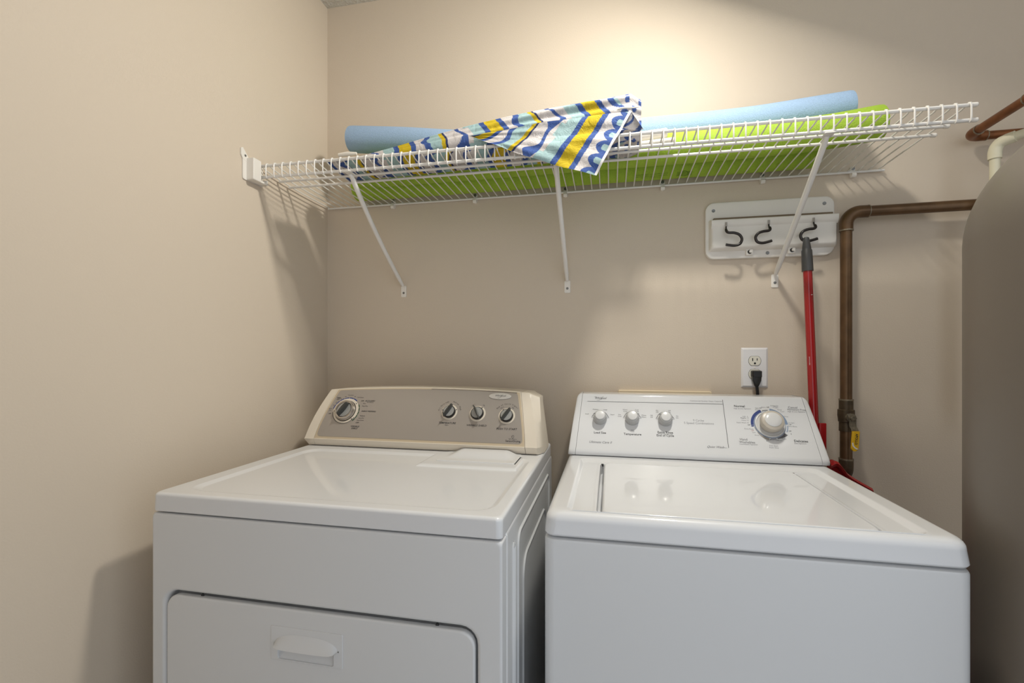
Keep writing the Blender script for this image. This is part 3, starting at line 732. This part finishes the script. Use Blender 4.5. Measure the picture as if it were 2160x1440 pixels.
# small print wrapped round the underside of the back noodle
pr = MB()
def wrapn(u, w, h):
    a = math.radians(-118) + w / .0445     # angle measured in the YZ plane, -90 = straight down
    return Vector((u, -.0500 + (.0446 + h) * math.cos(a), DZ + .0465 + (.0446 + h) * math.sin(a)))
wr = lambda u, w, h: wrapn(u, -w, h)
text_into(pr, 'WARNING: NOT A LIFESAVING DEVICE', wr, 1.165, .004, .0055); text_into(pr, 'USE ONLY WITH ADULT SUPERVISION', wr, 1.165, -.003, .0055); text_into(pr, 'MADE OF POLYETHYLENE', wr, 1.165, -.010, .0055)
pr.build('safety_print', 'greenprint', n3, smooth=False); pr = MB()
arc_into(pr, wr, 1.262, -.003, .010, .0112, 0, 360, n=24)
for k in range(5): line_into(pr, wr, (1.240, .004 - k * .0035), (1.284, .004 - k * .0035), .0011)
pr.build('safety_emblem', 'greenprint', n3, smooth=False)

# ================================================================== folded beach umbrella
def cmat(name, rough=.8):
    m = bpy.data.materials.new(name); m.use_nodes = True; nt = m.node_tree; b = nt.nodes['Principled BSDF']
    a = nt.nodes.new('ShaderNodeAttribute'); a.attribute_name = 'pattern'; nt.links.new(a.outputs['Color'], b.inputs['Base Color'])
    b.inputs['Roughness'].default_value = rough; b.inputs['Specular IOR Level'].default_value = .3
    tc = nt.nodes.new('ShaderNodeTexCoord'); n = nt.nodes.new('ShaderNodeTexNoise'); n.inputs['Scale'].default_value = 28; n.inputs['Detail'].default_value = 6; n.inputs['Roughness'].default_value = .65; n.inputs['Distortion'].default_value = 1.2
    bp = nt.nodes.new('ShaderNodeBump'); bp.inputs['Strength'].default_value = .8; bp.inputs['Distance'].default_value = .006
    nt.links.new(tc.outputs['Object'], n.inputs['Vector']); nt.links.new(n.outputs['Fac'], bp.inputs['Height']); nt.links.new(bp.outputs['Normal'], b.inputs['Normal'])
    return m
M['fabric'] = cmat('printed_umbrella_fabric')
CW, CB, CN, CY, CA = srgb(206, 200, 198), srgb(62, 88, 150), srgb(46, 56, 100), srgb(200, 174, 34), srgb(158, 186, 188)
def pattern(s, t):
    """s: metres from the hem, t: metres along the hem"""
    if s < .010: return CW
    if s < .052:
        e = .014 + .022 * abs(math.cos(PI * t / .036)) ** .7
        if s < e: return CA if (s < e - .016 and abs(math.cos(PI * t / .036)) > .8) else CB
        return CW
    q = (s - .052) % .262
    if q < .015: return CB
    if q < .050: return CY
    if q < .065: return CB
    if q < .098: return CA
    if q < .112: return CA if math.sin(t / .014) > .2 else CW
    if q < .162:
        c = .118 + .008 * math.sin(t / .016); wdt = .011 + .032 * abs(math.cos(t / .030)) ** 7
        return CB if c < q < c + wdt else CW
    if q < .170: return CW
    if q < .176: return CN
    if q < .187: return CY
    if q < .212: return CA
    if q < .252:
        c = .228 + .009 * math.sin(t / .011)
        return CB if abs(q - c) < .009 else (CA if q < c else CW)
    return CW
def paint(o, vals):
    at_ = o.data.color_attributes.new('pattern', 'FLOAT_COLOR', 'POINT')
    a = np.ones((len(vals), 4), np.float32); a[:, :3] = np.array(vals, np.float32); at_.data.foreach_set('color', a.ravel())
um = thing('beach_umbrella', 'folded beach umbrella in blue, yellow and white print draped over the shelf edge', 'umbrella', (.70, -.28, 1.745))
def grid_obj(nm, rows, vals, parent, m_='fabric', ang=180):
    me_v = [p for r in rows for p in r]; n = len(rows[0]); fs = []
    for k in range(len(rows) - 1):
        for i in range(n - 1): fs.append((k * n + i, k * n + i + 1, (k + 1) * n + i + 1, (k + 1) * n + i))
    mb = MB().add(me_v, fs); o = mb.build(nm, m_, parent, ang=ang); paint(o, vals); return o
# bundle
XB0, XB1 = .222, 1.118
topx = np.array([.222, .28, .435, .547, .655, .76, .862, .98, 1.093, 1.118]); topz = np.array([1.757, 1.770, 1.797, 1.819, 1.838, 1.853, 1.866, 1.878, 1.884, 1.872])
rows = []; vals = []
NX, NT = 560, 150
for i in range(NX):
    x = XB0 + (XB1 - XB0) * i / (NX - 1); g = (x - XB0) / (XB1 - XB0)
    zt = float(np.interp(x, topx, topz)); zb = 1.7445 + .002; hz = (zt - zb) / 2; cz = (zt + zb) / 2
    ry = .066 + .012 * min(1, g * 1.25); cy = -.274
    row = []
    for j in range(NT):
        a = 2 * PI * j / (NT - 1)
        pl = 1 + (.02 + .085 * g) * (math.cos(7 * a + 2.2 * math.sin(3 * x) + 1) * .6 + .4 * math.cos(13 * a + 5 * x)) - (.02 + .06 * g)
        if g > .97: pl *= 1 - (g - .97) / .03 * .12
        yy = cy + ry * math.copysign(abs(math.cos(a)) ** .5, math.cos(a)) * pl; zz = cz + hz * (math.sin(a) if a < PI else -abs(math.sin(a)) ** .4) * pl
        yy = min(-.2065, max(yy, -.3480)); zz = max(zz, deckz(x, yy) + .0030 + (.010 * max(0, (-yy - .325) / .023) if yy < -.325 else 0))
        row.append((x, yy, zz))
        off = .03 * math.sin(2 * a + 1) + (.028 if math.sin(a - .4) < 0 else 0)
        s = XB1 - .045 - x + off * g
        vals.append(pattern(s, a * .055) if s > 0 else (CB if math.sin(a * 9) * math.sin(x * 190) > .45 else CW))
    rows.append(row)
grid_obj('canopy', rows, vals, um)
# end of the bundle: layered folds closing the open right end
rows = []; vals = []
for i in range(22):
    q = i / 21; row = []
    for j in range(NT):
        a = 2 * PI * j / (NT - 1); p = Vector((XB1, 0, 0)); 
        ry = .068; cy = -.276; zt = 1.872; zb = 1.7465; hz = (zt - zb) / 2; cz = (zt + zb) / 2
        pl = (1 + .105 * (math.cos(7 * a + 2.2 * math.sin(3 * XB1) + 1) * .6 + .4 * math.cos(13 * a + 5 * XB1)) - .08) * .88
        rr = pl * (1 - q)
        x = XB1 - .02 * math.sin(PI * min(1, q * 1.2)) + .010 * math.sin(9 * a + q * 26) * math.sin(PI * q)
        yy = max(cy + ry * math.cos(a) * rr, -.3480); zz = max(cz + hz * math.sin(a) * rr, deckz(XB1, yy) + .0035)
        row.append((x, yy, zz)); vals.append(CN if math.sin(q * 40 + 5 * math.sin(a * 3)) > .45 else (CW if math.sin(q * 13 + a) > -.6 else CB))
    rows.append(row)
grid_obj('canopy_folds', rows, vals, um)
# the loose panel that hangs over the lip of the shelf.   A: left end of ridge, B: right end, C: hanging corner
A = Vector((.668, 0, 1.783)); B = Vector((1.092, 0, 1.806)); Cc = Vector((.999, 0, 1.643))
hemdir = (Cc - B); hl = hemdir.length; hemdir.normalize()
rows = []; vals = []; NA, NB = 300, 170
def flap_pt(a, b_):
    """a along the ridge from A to B, b from the ridge down to the A-C edge"""
    P = A.lerp(B, a); Q = A.lerp(Cc, a); sag = .010 * math.sin(PI * a) if True else 0
    Q = Q + Vector((.006, 0, -sag)); p = P.lerp(Q, b_)
    p.z += .005 * math.sin(PI * a * 1.0) * (1 - b_)
    lip = lipz(p.x) + .006
    d = p.z - lip
    if d > 0: y = -.3695 + .0085 * (1 - math.exp(-d / .012)) - .006 * math.sin(PI * min(1, d / .06)) * a
    else: y = -.3715 - .010 * (1 - math.exp(d / .03))
    k = min(1, abs(d) / .02)
    y -= k * (.0032 * (1 + math.sin(a * 17 + b_ * 5)) + .0018 * (1 + math.sin(b_ * 21 - a * 9))) * (1 if d < 0 else .6)
    p.y = y; return p
for i in range(NB):
    b_ = i / (NB - 1); row = []
    for j in range(NA):
        a = j / (NA - 1); p = flap_pt(a, b_); row.append(p)
        v = Vector((p.x, 0, p.z)) - B; t = v.dot(hemdir); s = abs(v.x * hemdir.z - v.z * hemdir.x)
        t2 = t; s *= 1.0 + .12 * (1 - b_)
        vals.append(pattern(max(s, .011), t2 * .95))
    rows.append(row)
grid_obj('loose_panel', rows, vals, um)
# hem tape along the panel edge and round the bundle
hp = [flap_pt(1.0, t) + Vector((.001, -.0006, 0)) for t in np.linspace(0, 1, 40)]
mb = MB(); loops = []
for i, p in enumerate(hp):
    n_ = Vector((-hemdir.z, 0, hemdir.x)); sgn = 1 if n_.x < 0 else -1
    loops.append([p, p + n_ * sgn * .0062 + Vector((0, -.0004, 0))])
mb.loft(loops, closed=False).build('panel_hem', 'hem', um)
hx = 1.072; 
pts = []
for a in np.linspace(R_(35), R_(190), 26):
    g = (hx - XB0) / (XB1 - XB0); zt = float(np.interp(hx, topx, topz)); hz = (zt - 1.7465) / 2; cz = (zt + 1.7465) / 2
    pl = 1 + .1 * (math.cos(7 * a + 2.2 * math.sin(3 * hx) + 1) * .6 + .4 * math.cos(13 * a + 5 * hx)) - .078
    pts.append(Vector((hx + .004 * math.cos(a), max(-.276 + .068 * math.cos(a) * pl, -.3495) , cz + hz * math.sin(a) * pl + .0012)))
mb = MB(); mb.loft([[p, p + Vector((.0065, 0, -.0002))] for p in pts], closed=False).build('canopy_hem', 'hem', um)
# underside fold seen beyond the hem
rows = []; vals = []
E0 = Vector((1.092, -.366, 1.806)); E1 = Vector((1.122, -.364, 1.760)); E2 = Vector((1.070, -.3655, 1.768))
for i in range(30):
    t = i / 29; row = []
    for j in range(30):
        s_ = j / 29; p = E0.lerp(E2.lerp(E1, s_), t); p.y += .004 + .006 * math.sin(PI * s_) * t; row.append(p)
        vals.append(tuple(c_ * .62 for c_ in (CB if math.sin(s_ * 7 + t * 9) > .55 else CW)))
    rows.append(row)
grid_obj('folded_underside', rows, vals, um)
MB().tube([(1.058, -.362, 1.816), (1.072, -.362, 1.818), (1.100, -.361, 1.8165), (1.112, -.360, 1.8175)], [.0022, .0024, .0016, .0012], 10).build('rib_tip', 'pole', um)
MB().tube([(1.05, -.242, 1.790), (1.165, -.238, 1.7985), (1.190, -.237, 1.800), (1.193, -.237, 1.800)], [.0135, .0135, .0135, .011], 20).build('pole', 'pole', um)
MB().tube([(1.05, -.250, 1.768), (1.213, -.248, 1.775)], .0075, 14).build('lower_pole', 'pole', um)
MB().tube([(.268, -.352, 1.7725), (.296, -.350, 1.7745), (.322, -.346, 1.7745)], [.005, .006, .004], 10).build('ferrule', 'pole', um)

# ================================================================== tool rack
tr = thing('tool_rack', 'white plastic wall rack with three black hooks, above the outlet', 'tool rack', (1.515, 0, 1.49))
x0, x1, z0, z1 = 1.333, 1.697, 1.491, 1.669
L = [rect(x0, x1, z0, z1, .027, -.0005, 6, 'y'), rect(x0, x1, z0, z1, .027, -.009, 6, 'y'), rect(x0 + .0012, x1 - .0012, z0 + .0012, z1 - .0012, .026, -.012, 6, 'y'), rect(x0 + .004, x1 - .004, z0 + .004, z1 - .004, .025, -.0132, 6, 'y'), rect(x0 + .011, x1 - .011, z0 + .010, z1 - .010, .014, -.0125, 6, 'y')]
MB().loft(L, True, True).build('back_plate', 'wplastic', tr, ang=45)
# projecting ledge box
L = [rect(1.3430, 1.7000, 1.5140, 1.6140, .006, -.0120, 5, 'y'), rect(1.3440, 1.6990, 1.5160, 1.6130, .006, -.018, 5, 'y'), rect(1.3480, 1.6960, 1.5200, 1.6100, .008, -.028, 5, 'y'), rect(1.3540, 1.6920, 1.5270, 1.6060, .010, -.032, 5, 'y')]
led = MB().loft(L, True, True).build('ledge', 'wplastic', tr, ang=40)
MB().loft([[(x, y, z) for y, z in ((-.0300, 1.582), (-.0335, 1.588), (-.0365, 1.594), (-.0370, 1.606), (-.0355, 1.6085), (-.0300, 1.6095))] for x in (1.3470, 1.3475, 1.6975, 1.6980)], True, True).build('ledge_lip', 'wplastic', led, ang=50)
MB().box((1.3545, -.0300, 1.6090), (1.6850, -.0125, 1.6150), 0).build('ledge_slot', 'slotbrown', led)
for x, z in ((1.357, 1.643), (1.669, 1.6465), (1.5125, 1.5045)):
    s_ = MB().lathe([(.0052, 0), (.0052, .0008), (.0028, .0004), (0, .0004)], lambda u, w, h, x=x, z=z: (x + u, -.0128 - h, z + w), 14).build('screw', 'screw', tr)
for x in (1.460, 1.5785):
    p_ = MB().box((x - .0105, -.020, 1.4985), (x + .0105, -.012, 1.5195), .002).build('tool_clip', 'wplastic', tr)
    MB().lathe([(0, 0), (.0062, 0), (.0062, .0006), (0, .0006)], lambda u, w, h, x=x: (x + u, -.0201 - h, 1.5085 + w), 16).build('clip_hole', 'gap', p_)
    MB().tube([(x + .0025, -.0195, 1.5095), (x + .0025, -.0265, 1.5095)], .0046, 14).build('clip_peg', 'wplastic', p_)
for x, d in ((1.3870, 1), (1.5070, -1), (1.6290, -1)):
    hy = -.046
    P = [(x + .002, -.036, 1.5850), (x, -.044, 1.5780), (x - .001 * d, hy - .006, 1.5690), (x + .004 * d, hy - .010, 1.5625), (x + .020 * d, hy - .011, 1.5605), (x + .034 * d, hy - .012, 1.5550), (x + .041 * d, hy - .012, 1.5430), (x + .036 * d, hy - .012, 1.5300), (x + .022 * d, hy - .011, 1.5262), (x + .006 * d, hy - .011, 1.5290), (x - .004 * d, hy - .011, 1.5320)]
    if d == 1: P = [(q[0], q[1], q[2] + (.0 if i < 4 else -.001 * (i - 4))) for i, q in enumerate(P)]
    pts = smooth_path(P, 6); hk = MB().tube(pts, [.0024] * 9 + [.0041] * (len(pts) - 9), 12).build('hook', 'vinylblack', tr)
    MB().box((x - .0015, -.0392, 1.5860), (x + .0045, -.0383, 1.5985), .0004).build('hook_slot', 'taupeink', tr)

# ================================================================== broom handle
bh = thing('broom', 'red metal broom handle with charcoal tapered cap, propped against the right hook', 'broom', (1.65, -.16, .03))
top = Vector((1.5990, -.0680, 1.5350)); bot = Vector((1.6380, -.1150, .06))
ax = (bot - top); 
pt = lambda d: top + ax.normalized() * d
MB().tube([pt(.085), pt(ax.length)], .0118, 20).build('handle', 'red', bh)
gp = MB().tube([pt(.0), pt(.002), pt(.006), pt(.034), pt(.036), pt(.040), pt(.100)], [.004, .0072, .0082, .0118, .0118, .0138, .0150], 22).build('end_cap', 'grip', bh)
MB().tube([pt(.170) + Vector((.002, -.0117, 0)), pt(.170) + Vector((.006, -.0107, .0003))], .0008, 6).build('scratch', 'hem', bh)
mk = MB(); frv = lambda u, w, h: pt(.36 - u) + Vector((-.0085 + w * .6, -.0092 - h, 0))
text_into(mk, 'BROOMS', frv, 0, 0, .006); mk.build('printed_mark', 'hem', bh, smooth=False)
MB().box((bot.x - .022, bot.y - .14, .0), (bot.x + .024, bot.y + .045, .07), .01).build('broom_head', 'red', bh)
MB().box((1.622, -.098, .92), (1.6405, -.092, .9985), .002).build('hanging_clip', 'red', bh)
# red dustpan: curved rim standing between washer and wall
dp = thing('dustpan', 'red plastic dustpan showing only its curved rim behind the right edge of the washer', 'dustpan', (1.68, -.04, .0))
rim = smooth_path([(1.6509, -0.085, 0.881), (1.6618, -0.085, 0.8883), (1.6715, -0.085, 0.8847), (1.6799, -0.085, 0.8743), (1.6919, -0.085, 0.8574), (1.7074, -0.085, 0.8448), (1.7276, -0.085, 0.8325), (1.7547, -0.085, 0.8168)], 8)
L = []
for p in rim:
    L.append([p + Vector((0, -.016, -.010)), p + Vector((0, -.020, -.002)), p + Vector((0, -.012, .004)), p + Vector((0, .010, .004)), p + Vector((0, .012, -.012)), p + Vector((0, .002, -.016))])
MB().loft(L, True, True).build('rim', 'red', dp, ang=30)
mb = MB(); mb.loft([[Vector((p.x, -.086, p.z - .012)), Vector((p.x, -.083, p.z - .012)), Vector((p.x * .9 + .195, -.083, .0)), Vector((p.x * .9 + .195, -.086, .0))] for p in rim], True, True).build('pan', 'red', dp)

# ================================================================== pipes
PX, PR = 1.7140, .0150; PY = -.042
cp = thing('copper_pipe', 'brown tarnished copper pipe turning down the wall, with a yellow-handled valve', 'pipe', (PX, PY, .83))
ZH = 1.6080
MB().tube([(PX + .030, PY, ZH), (PX + .9, PY, ZH + .006)], PR, 24).build('horizontal_run', 'copper', cp)
el = [(PX, PY, ZH - .052), (PX, PY, ZH - .036)] + [(PX + .036 - .036 * math.cos(a), PY, ZH - .036 + .036 * math.sin(a)) for a in np.linspace(.15, PI / 2 - .1, 8)] + [(PX + .036, PY, ZH), (PX + .056, PY, ZH)]
MB().tube(el, .0175, 24).build('elbow', 'copper', cp)
MB().tube([(PX + .0555, PY, ZH), (PX + .0580, PY, ZH)], .0180, 24).build('solder_ring', 'solder', cp)
MB().tube([(PX, PY, ZH - .0555), (PX, PY, ZH - .0515)], .0186, 24).build('solder_ring', 'solder', cp)
MB().tube([(PX, PY, 1.058), (PX, PY, ZH - .052)], PR, 24).build('vertical_run', 'copper', cp)
mb = MB()
mb.lathe([(0, 0), (.0178, 0), (.0178, .026), (.0210, .028), (.0215, .044), (.0200, .056), (.0198, .062), (.0178, .064), (.0178, .090), (0, .090)], lambda u, w, h: (PX + u, PY + w, 1.060 - h), 6 * 5)
vb = mb.build('valve_body', 'brass', cp)
MB().tube([(PX, PY, .884), (PX, PY, .971)], .0155, 24).build('lower_run', 'copper', cp)
MB().tube([(PX, PY, .886), (PX, PY, .8905)], .0188, 24).build('solder_ring', 'solder', cp)
MB().tube([(PX, PY, 1.0595), (PX, PY, 1.0635)], .0186, 24).build('solder_ring', 'solder', cp)
el = [(PX, PY, .887), (PX, PY, .872)] + [(PX, PY + .030 - .030 * math.cos(a), .866 - .030 * math.sin(a)) for a in np.linspace(.2, PI / 2, 6)] + [(PX, -.001, .836)]
MB().tube(el, .0182, 24).build('wall_elbow', 'brass', cp)
# valve stem, nut, lever
vx = PX + .001; vz = 1.012; vy = PY - .022
MB().tube([(PX, PY, vz), (PX + .001, vy + .006, vz), (vx, vy - .008, vz)], [.010, .012, .0125], 16).build('valve_stem', 'nut', cp)
nt_ = MB().lathe([(0, 0), (.0085, 0), (.0085, .006), (.006, .0075), (0, .0078)], lambda u, w, h: (vx + u + h * .35, vy - .009 - h, vz + w), 6).build('lever_nut', 'nut', cp, ang=20)
lv = smooth_path([(vx - .004, vy - .009, vz + .012), (vx + .001, vy - .012, vz - .002), (vx + .001, vy - .013, vz - .022), (vx + .005, vy - .018, vz - .040), (vx + .002, vy - .019, vz - .090)], 6)
L = [[p + Vector((-.009, 0, 0)), p + Vector((.009, 0, 0)), p + Vector((.009, .002, 0)), p + Vector((-.009, .002, 0))] for p in lv]
lev = MB().loft(L, True, True).build('lever', 'nut', cp, ang=30)
gx = [Vector((vx + .0055, vy - .019, vz - .036)), Vector((vx + .001, vy - .0205, vz - .092))]
L = []
for t in np.linspace(0, 1, 14):
    p = gx[0].lerp(gx[1], t); wd = .0098 if t < .85 else .0098 * math.sqrt(max(.02, 1 - ((t - .85) / .16) ** 2)); th = .0035
    L.append([p + Vector((wd * math.copysign(abs(math.cos(a)) ** .5, math.cos(a)), th * math.copysign(abs(math.sin(a)) ** .5, math.sin(a)), 0)) for a in np.linspace(0, 2 * PI, 17)[:-1]])
gr = MB().loft(L, True, True).build('lever_grip', 'yellow', lev, ang=50)
tx = MB(); gd = (gx[1] - gx[0]).normalized()
frg = lambda u, w, h: gx[0] + gd * u + Vector((w, -.0038 - h, 0))
text_into(tx, 'APOLLO', frg, .022, .001, .0092, sx=.9, bold=.0002)
tx.build('grip_lettering', 'ink', gr, smooth=False)
mb = MB(); poly_into(mb, frg, [(.032, -.0075), (.040, -.006), (.046, -.001), (.050, .006)], .0035); mb.build('grip_swoosh', 'hem', gr, smooth=False)

# upper copper pipe pair, turned back at an elbow
cu = thing('copper_pipe', 'reddish copper pipe doubling back at an elbow, above the cream pipe', 'pipe', (2.05, -.05, 1.79))
cy_, cz_ = -.034, 1.803
MB().tube([(2.055, cy_, cz_), (2.70, cy_, cz_)], .0112, 20).build('wall_run', 'copper2', cu)
MB().tube([(2.018, cy_ - .028, cz_), (2.006, -.55, cz_ + .004)], .0112, 20).build('front_run', 'copper2', cu)
el = [(2.062, cy_, cz_), (2.046, cy_, cz_)] + [(2.046 - .028 * math.sin(a), cy_ - .028 + .028 * math.cos(a), cz_) for a in np.linspace(.15, PI / 2 - .1, 7)] + [(2.018, cy_ - .028, cz_), (2.018, cy_ - .044, cz_)]
MB().tube(el, .0135, 20).build('elbow', 'copper2', cu)
MB().tube([(2.0615, cy_, cz_), (2.0640, cy_, cz_)], .0138, 20).build('solder_ring', 'solder', cu)
MB().tube([(2.018, cy_ - .0435, cz_), (2.018, cy_ - .046, cz_)], .0138, 20).build('solder_ring', 'solder', cu)
MB().tube([(2.0135, -.235, cz_), (2.0135, -.239, cz_)], .0145, 20).build('solder_ring', 'solder', cu)
MB().tube([(2.0135, -.238, cz_), (2.0125, -.262, cz_), (2.012, -.30, cz_ + .001)], .0142, 20).build('coupling', 'copper2', cu)
# pvc
pv = thing('pvc_pipe', 'cream PVC pipe with elbow, rising behind the grey-brown tank', 'pipe', (2.04, -.10, 1.0))
qx, qy, qz = 2.043, -.095, 1.748
MB().tube([(qx, qy, 1.0), (qx, qy, qz - .024)], .0112, 20).build('riser', 'pvc', pv)
e_ = Vector((.62, -.78, .06)).normalized()
c0 = Vector((qx, qy, qz))
pts = [c0 + Vector((0, 0, -.034)), c0 + Vector((0, 0, -.018))] + smooth_path([c0 + Vector((0, 0, -.016)), c0 + Vector((.002, -.002, -.004)), c0 + e_ * .010 + Vector((0, 0, .0045)), c0 + e_ * .022 + Vector((0, 0, .008))], 3) + [c0 + e_ * .040 + Vector((0, 0, .009))]
MB().tube(pts, .0145, 20).build('elbow', 'pvc', pv)
MB().tube([c0 + e_ * .038 + Vector((0, 0, .009)), c0 + e_ * .55 + Vector((0, 0, .02))], .0112, 20).build('sloping_run', 'pvc', pv)

# ================================================================== tank
tk = thing('pressure_tank', 'tall grey-brown domed tank standing to the right of the washer', 'water tank', (1.905, -.69, 0))
TR_, cx_, cy2 = .262, 1.905, -.69
prof = [(0, .0), (TR_ - .02, 0), (TR_ - .004, .004), (TR_, .02)] + [(TR_, z) for z in np.linspace(.1, 1.39, 12)]
prof += [(TR_ * math.cos(a), 1.39 + .235 * math.sin(a)) for a in np.linspace(.03, PI / 2 - .02, 24)] + [(.001, 1.625)]
MB().lathe(prof, lambda u, w, h: (cx_ + u, cy2 + w, h), 96).build('tank_body', 'tank', tk, ang=60)
MB().lathe([(TR_ * .3, 0), (TR_ * .92, .0), (TR_ * .92, .03), (TR_ * .3, .03)], lambda u, w, h: (cx_ + u, cy2 + w, h - .0), 48).build('base_ring', 'gap', tk)

# ================================================================== outlet and plug
ou = thing('electrical_outlet', 'white electrical wall outlet above the washer console, below the white rack', 'outlet', (1.479, 0, 1.09))
x0, x1, z0, z1 = 1.4400, 1.5165, 1.0905, 1.2140; xm = (x0 + x1) / 2
MB().loft([rect(x0, x1, z0, z1, .002, -.0003, 4, 'y'), rect(x0, x1, z0, z1, .002, -.0015, 4, 'y'), rect(x0 + .0055, x1 - .0055, z0 + .0055, z1 - .0055, .002, -.006, 4, 'y')], True, True).build('cover_plate', 'outlet', ou, ang=20)
for zc in (1.173, 1.132):
    def oval(s_, y, zc=zc):
        out = []
        for a in np.linspace(0, 2 * PI, 41)[:-1]:
            xx = .0175 * math.cos(a); zz = max(-.0142, min(.0142, .0175 * math.sin(a)))
            out.append((xm + xx * s_, y, zc + zz * s_))
        return out
    rc = MB().loft([oval(1, -.0058), oval(1, -.0072), oval(.95, -.0078)], True, True).build('receptacle', 'ivory', ou, ang=30)
    MB().loft([oval(1.05, -.0061), oval(1.05, -.0064)], True, True).build('receptacle_gap', 'gap', rc)
    s_ = MB(); s_.box((xm - .0078, -.0082, zc - .0005), (xm - .0053, -.0077, zc + .0085)); s_.box((xm + .0053, -.0082, zc + .0010), (xm + .0075, -.0077, zc + .0080))
    s_.lathe([(0, 0), (.0030, 0), (.0030, .0004), (0, .0004)], lambda u, w, h, zc=zc: (xm + u, -.0079 - h, zc - .0075 + w), 14); s_.build('slots', 'slot', rc, smooth=False)
MB().lathe([(0, 0), (.0032, 0), (.0025, .001), (0, .0012)], lambda u, w, h: (xm + u, -.006 - h, 1.1525 + w), 14).build('cover_screw', 'wplastic', ou)
pg = thing('power_plug', 'black plug in the lower socket, its cord dropping behind the washer', 'plug', (xm, -.02, 1.08))
mb = MB()
xp = xm + .0015
L = [rect(xp - .0135, xp + .0135, 1.1240, 1.1430, .003, -.0084, 5, 'y'), rect(xp - .0140, xp + .0140, 1.1235, 1.1435, .003, -.014, 5, 'y'), rect(xp - .0135, xp + .0135, 1.1230, 1.1430, .003, -.026, 5, 'y'), rect(xp - .011, xp + .011, 1.1245, 1.1410, .003, -.029, 5, 'y')]
mb.loft(L, True, True); 
L = [rect(xp - .0125, xp + .0125, -.028, -.012, .003, 1.1245), rect(xp - .0118, xp + .0118, -.027, -.012, .003, 1.1130), rect(xp - .0065, xp + .0075, -.024, -.013, .003, 1.1000), rect(xp - .0050, xp + .0062, -.022, -.014, .002, 1.0960)]
mb.loft(L, True, True).build('plug_body', 'black', pg, ang=40)
cdp = smooth_path([(xp + .0005, -.018, 1.098), (xp + .003, -.018, 1.075), (xp + .004, -.018, 1.03), (xp + .005, -.020, .90), (xp - .02, -.025, .6)], 6)
mb = MB(); mb.tube([p + Vector((-.0022, 0, 0)) for p in cdp], .0026, 10); mb.tube([p + Vector((.0022, 0, 0)) for p in cdp], .0026, 10); mb.build('cord', 'black', pg)
# recessed laundry box frame
lb = MB()
bx0, bx1, bz0, bz1 = 1.066, 1.352, .83, 1.0765
lb.loft([rect(bx0, bx1, bz0, bz1, .004, -.0003, 4, 'y'), rect(bx0, bx1, bz0, bz1, .004, -.010, 4, 'y'), rect(bx0 + .002, bx1 - .002, bz0 + .002, bz1 - .002, .004, -.012, 4, 'y'), rect(bx0 + .022, bx1 - .022, bz0 + .022, bz1 - .022, .003, -.012, 4, 'y'), rect(bx0 + .022, bx1 - .022, bz0 + .022, bz1 - .022, .003, -.003, 4, 'y')], True, True)
tag(lb.build('laundry_box', 'boxbeige', ang=30), 'beige plastic wall box, its top edge showing just above the washer console', 'wall box')

for o in bpy.data.objects:
    if '_loc' in o: del o['_loc']
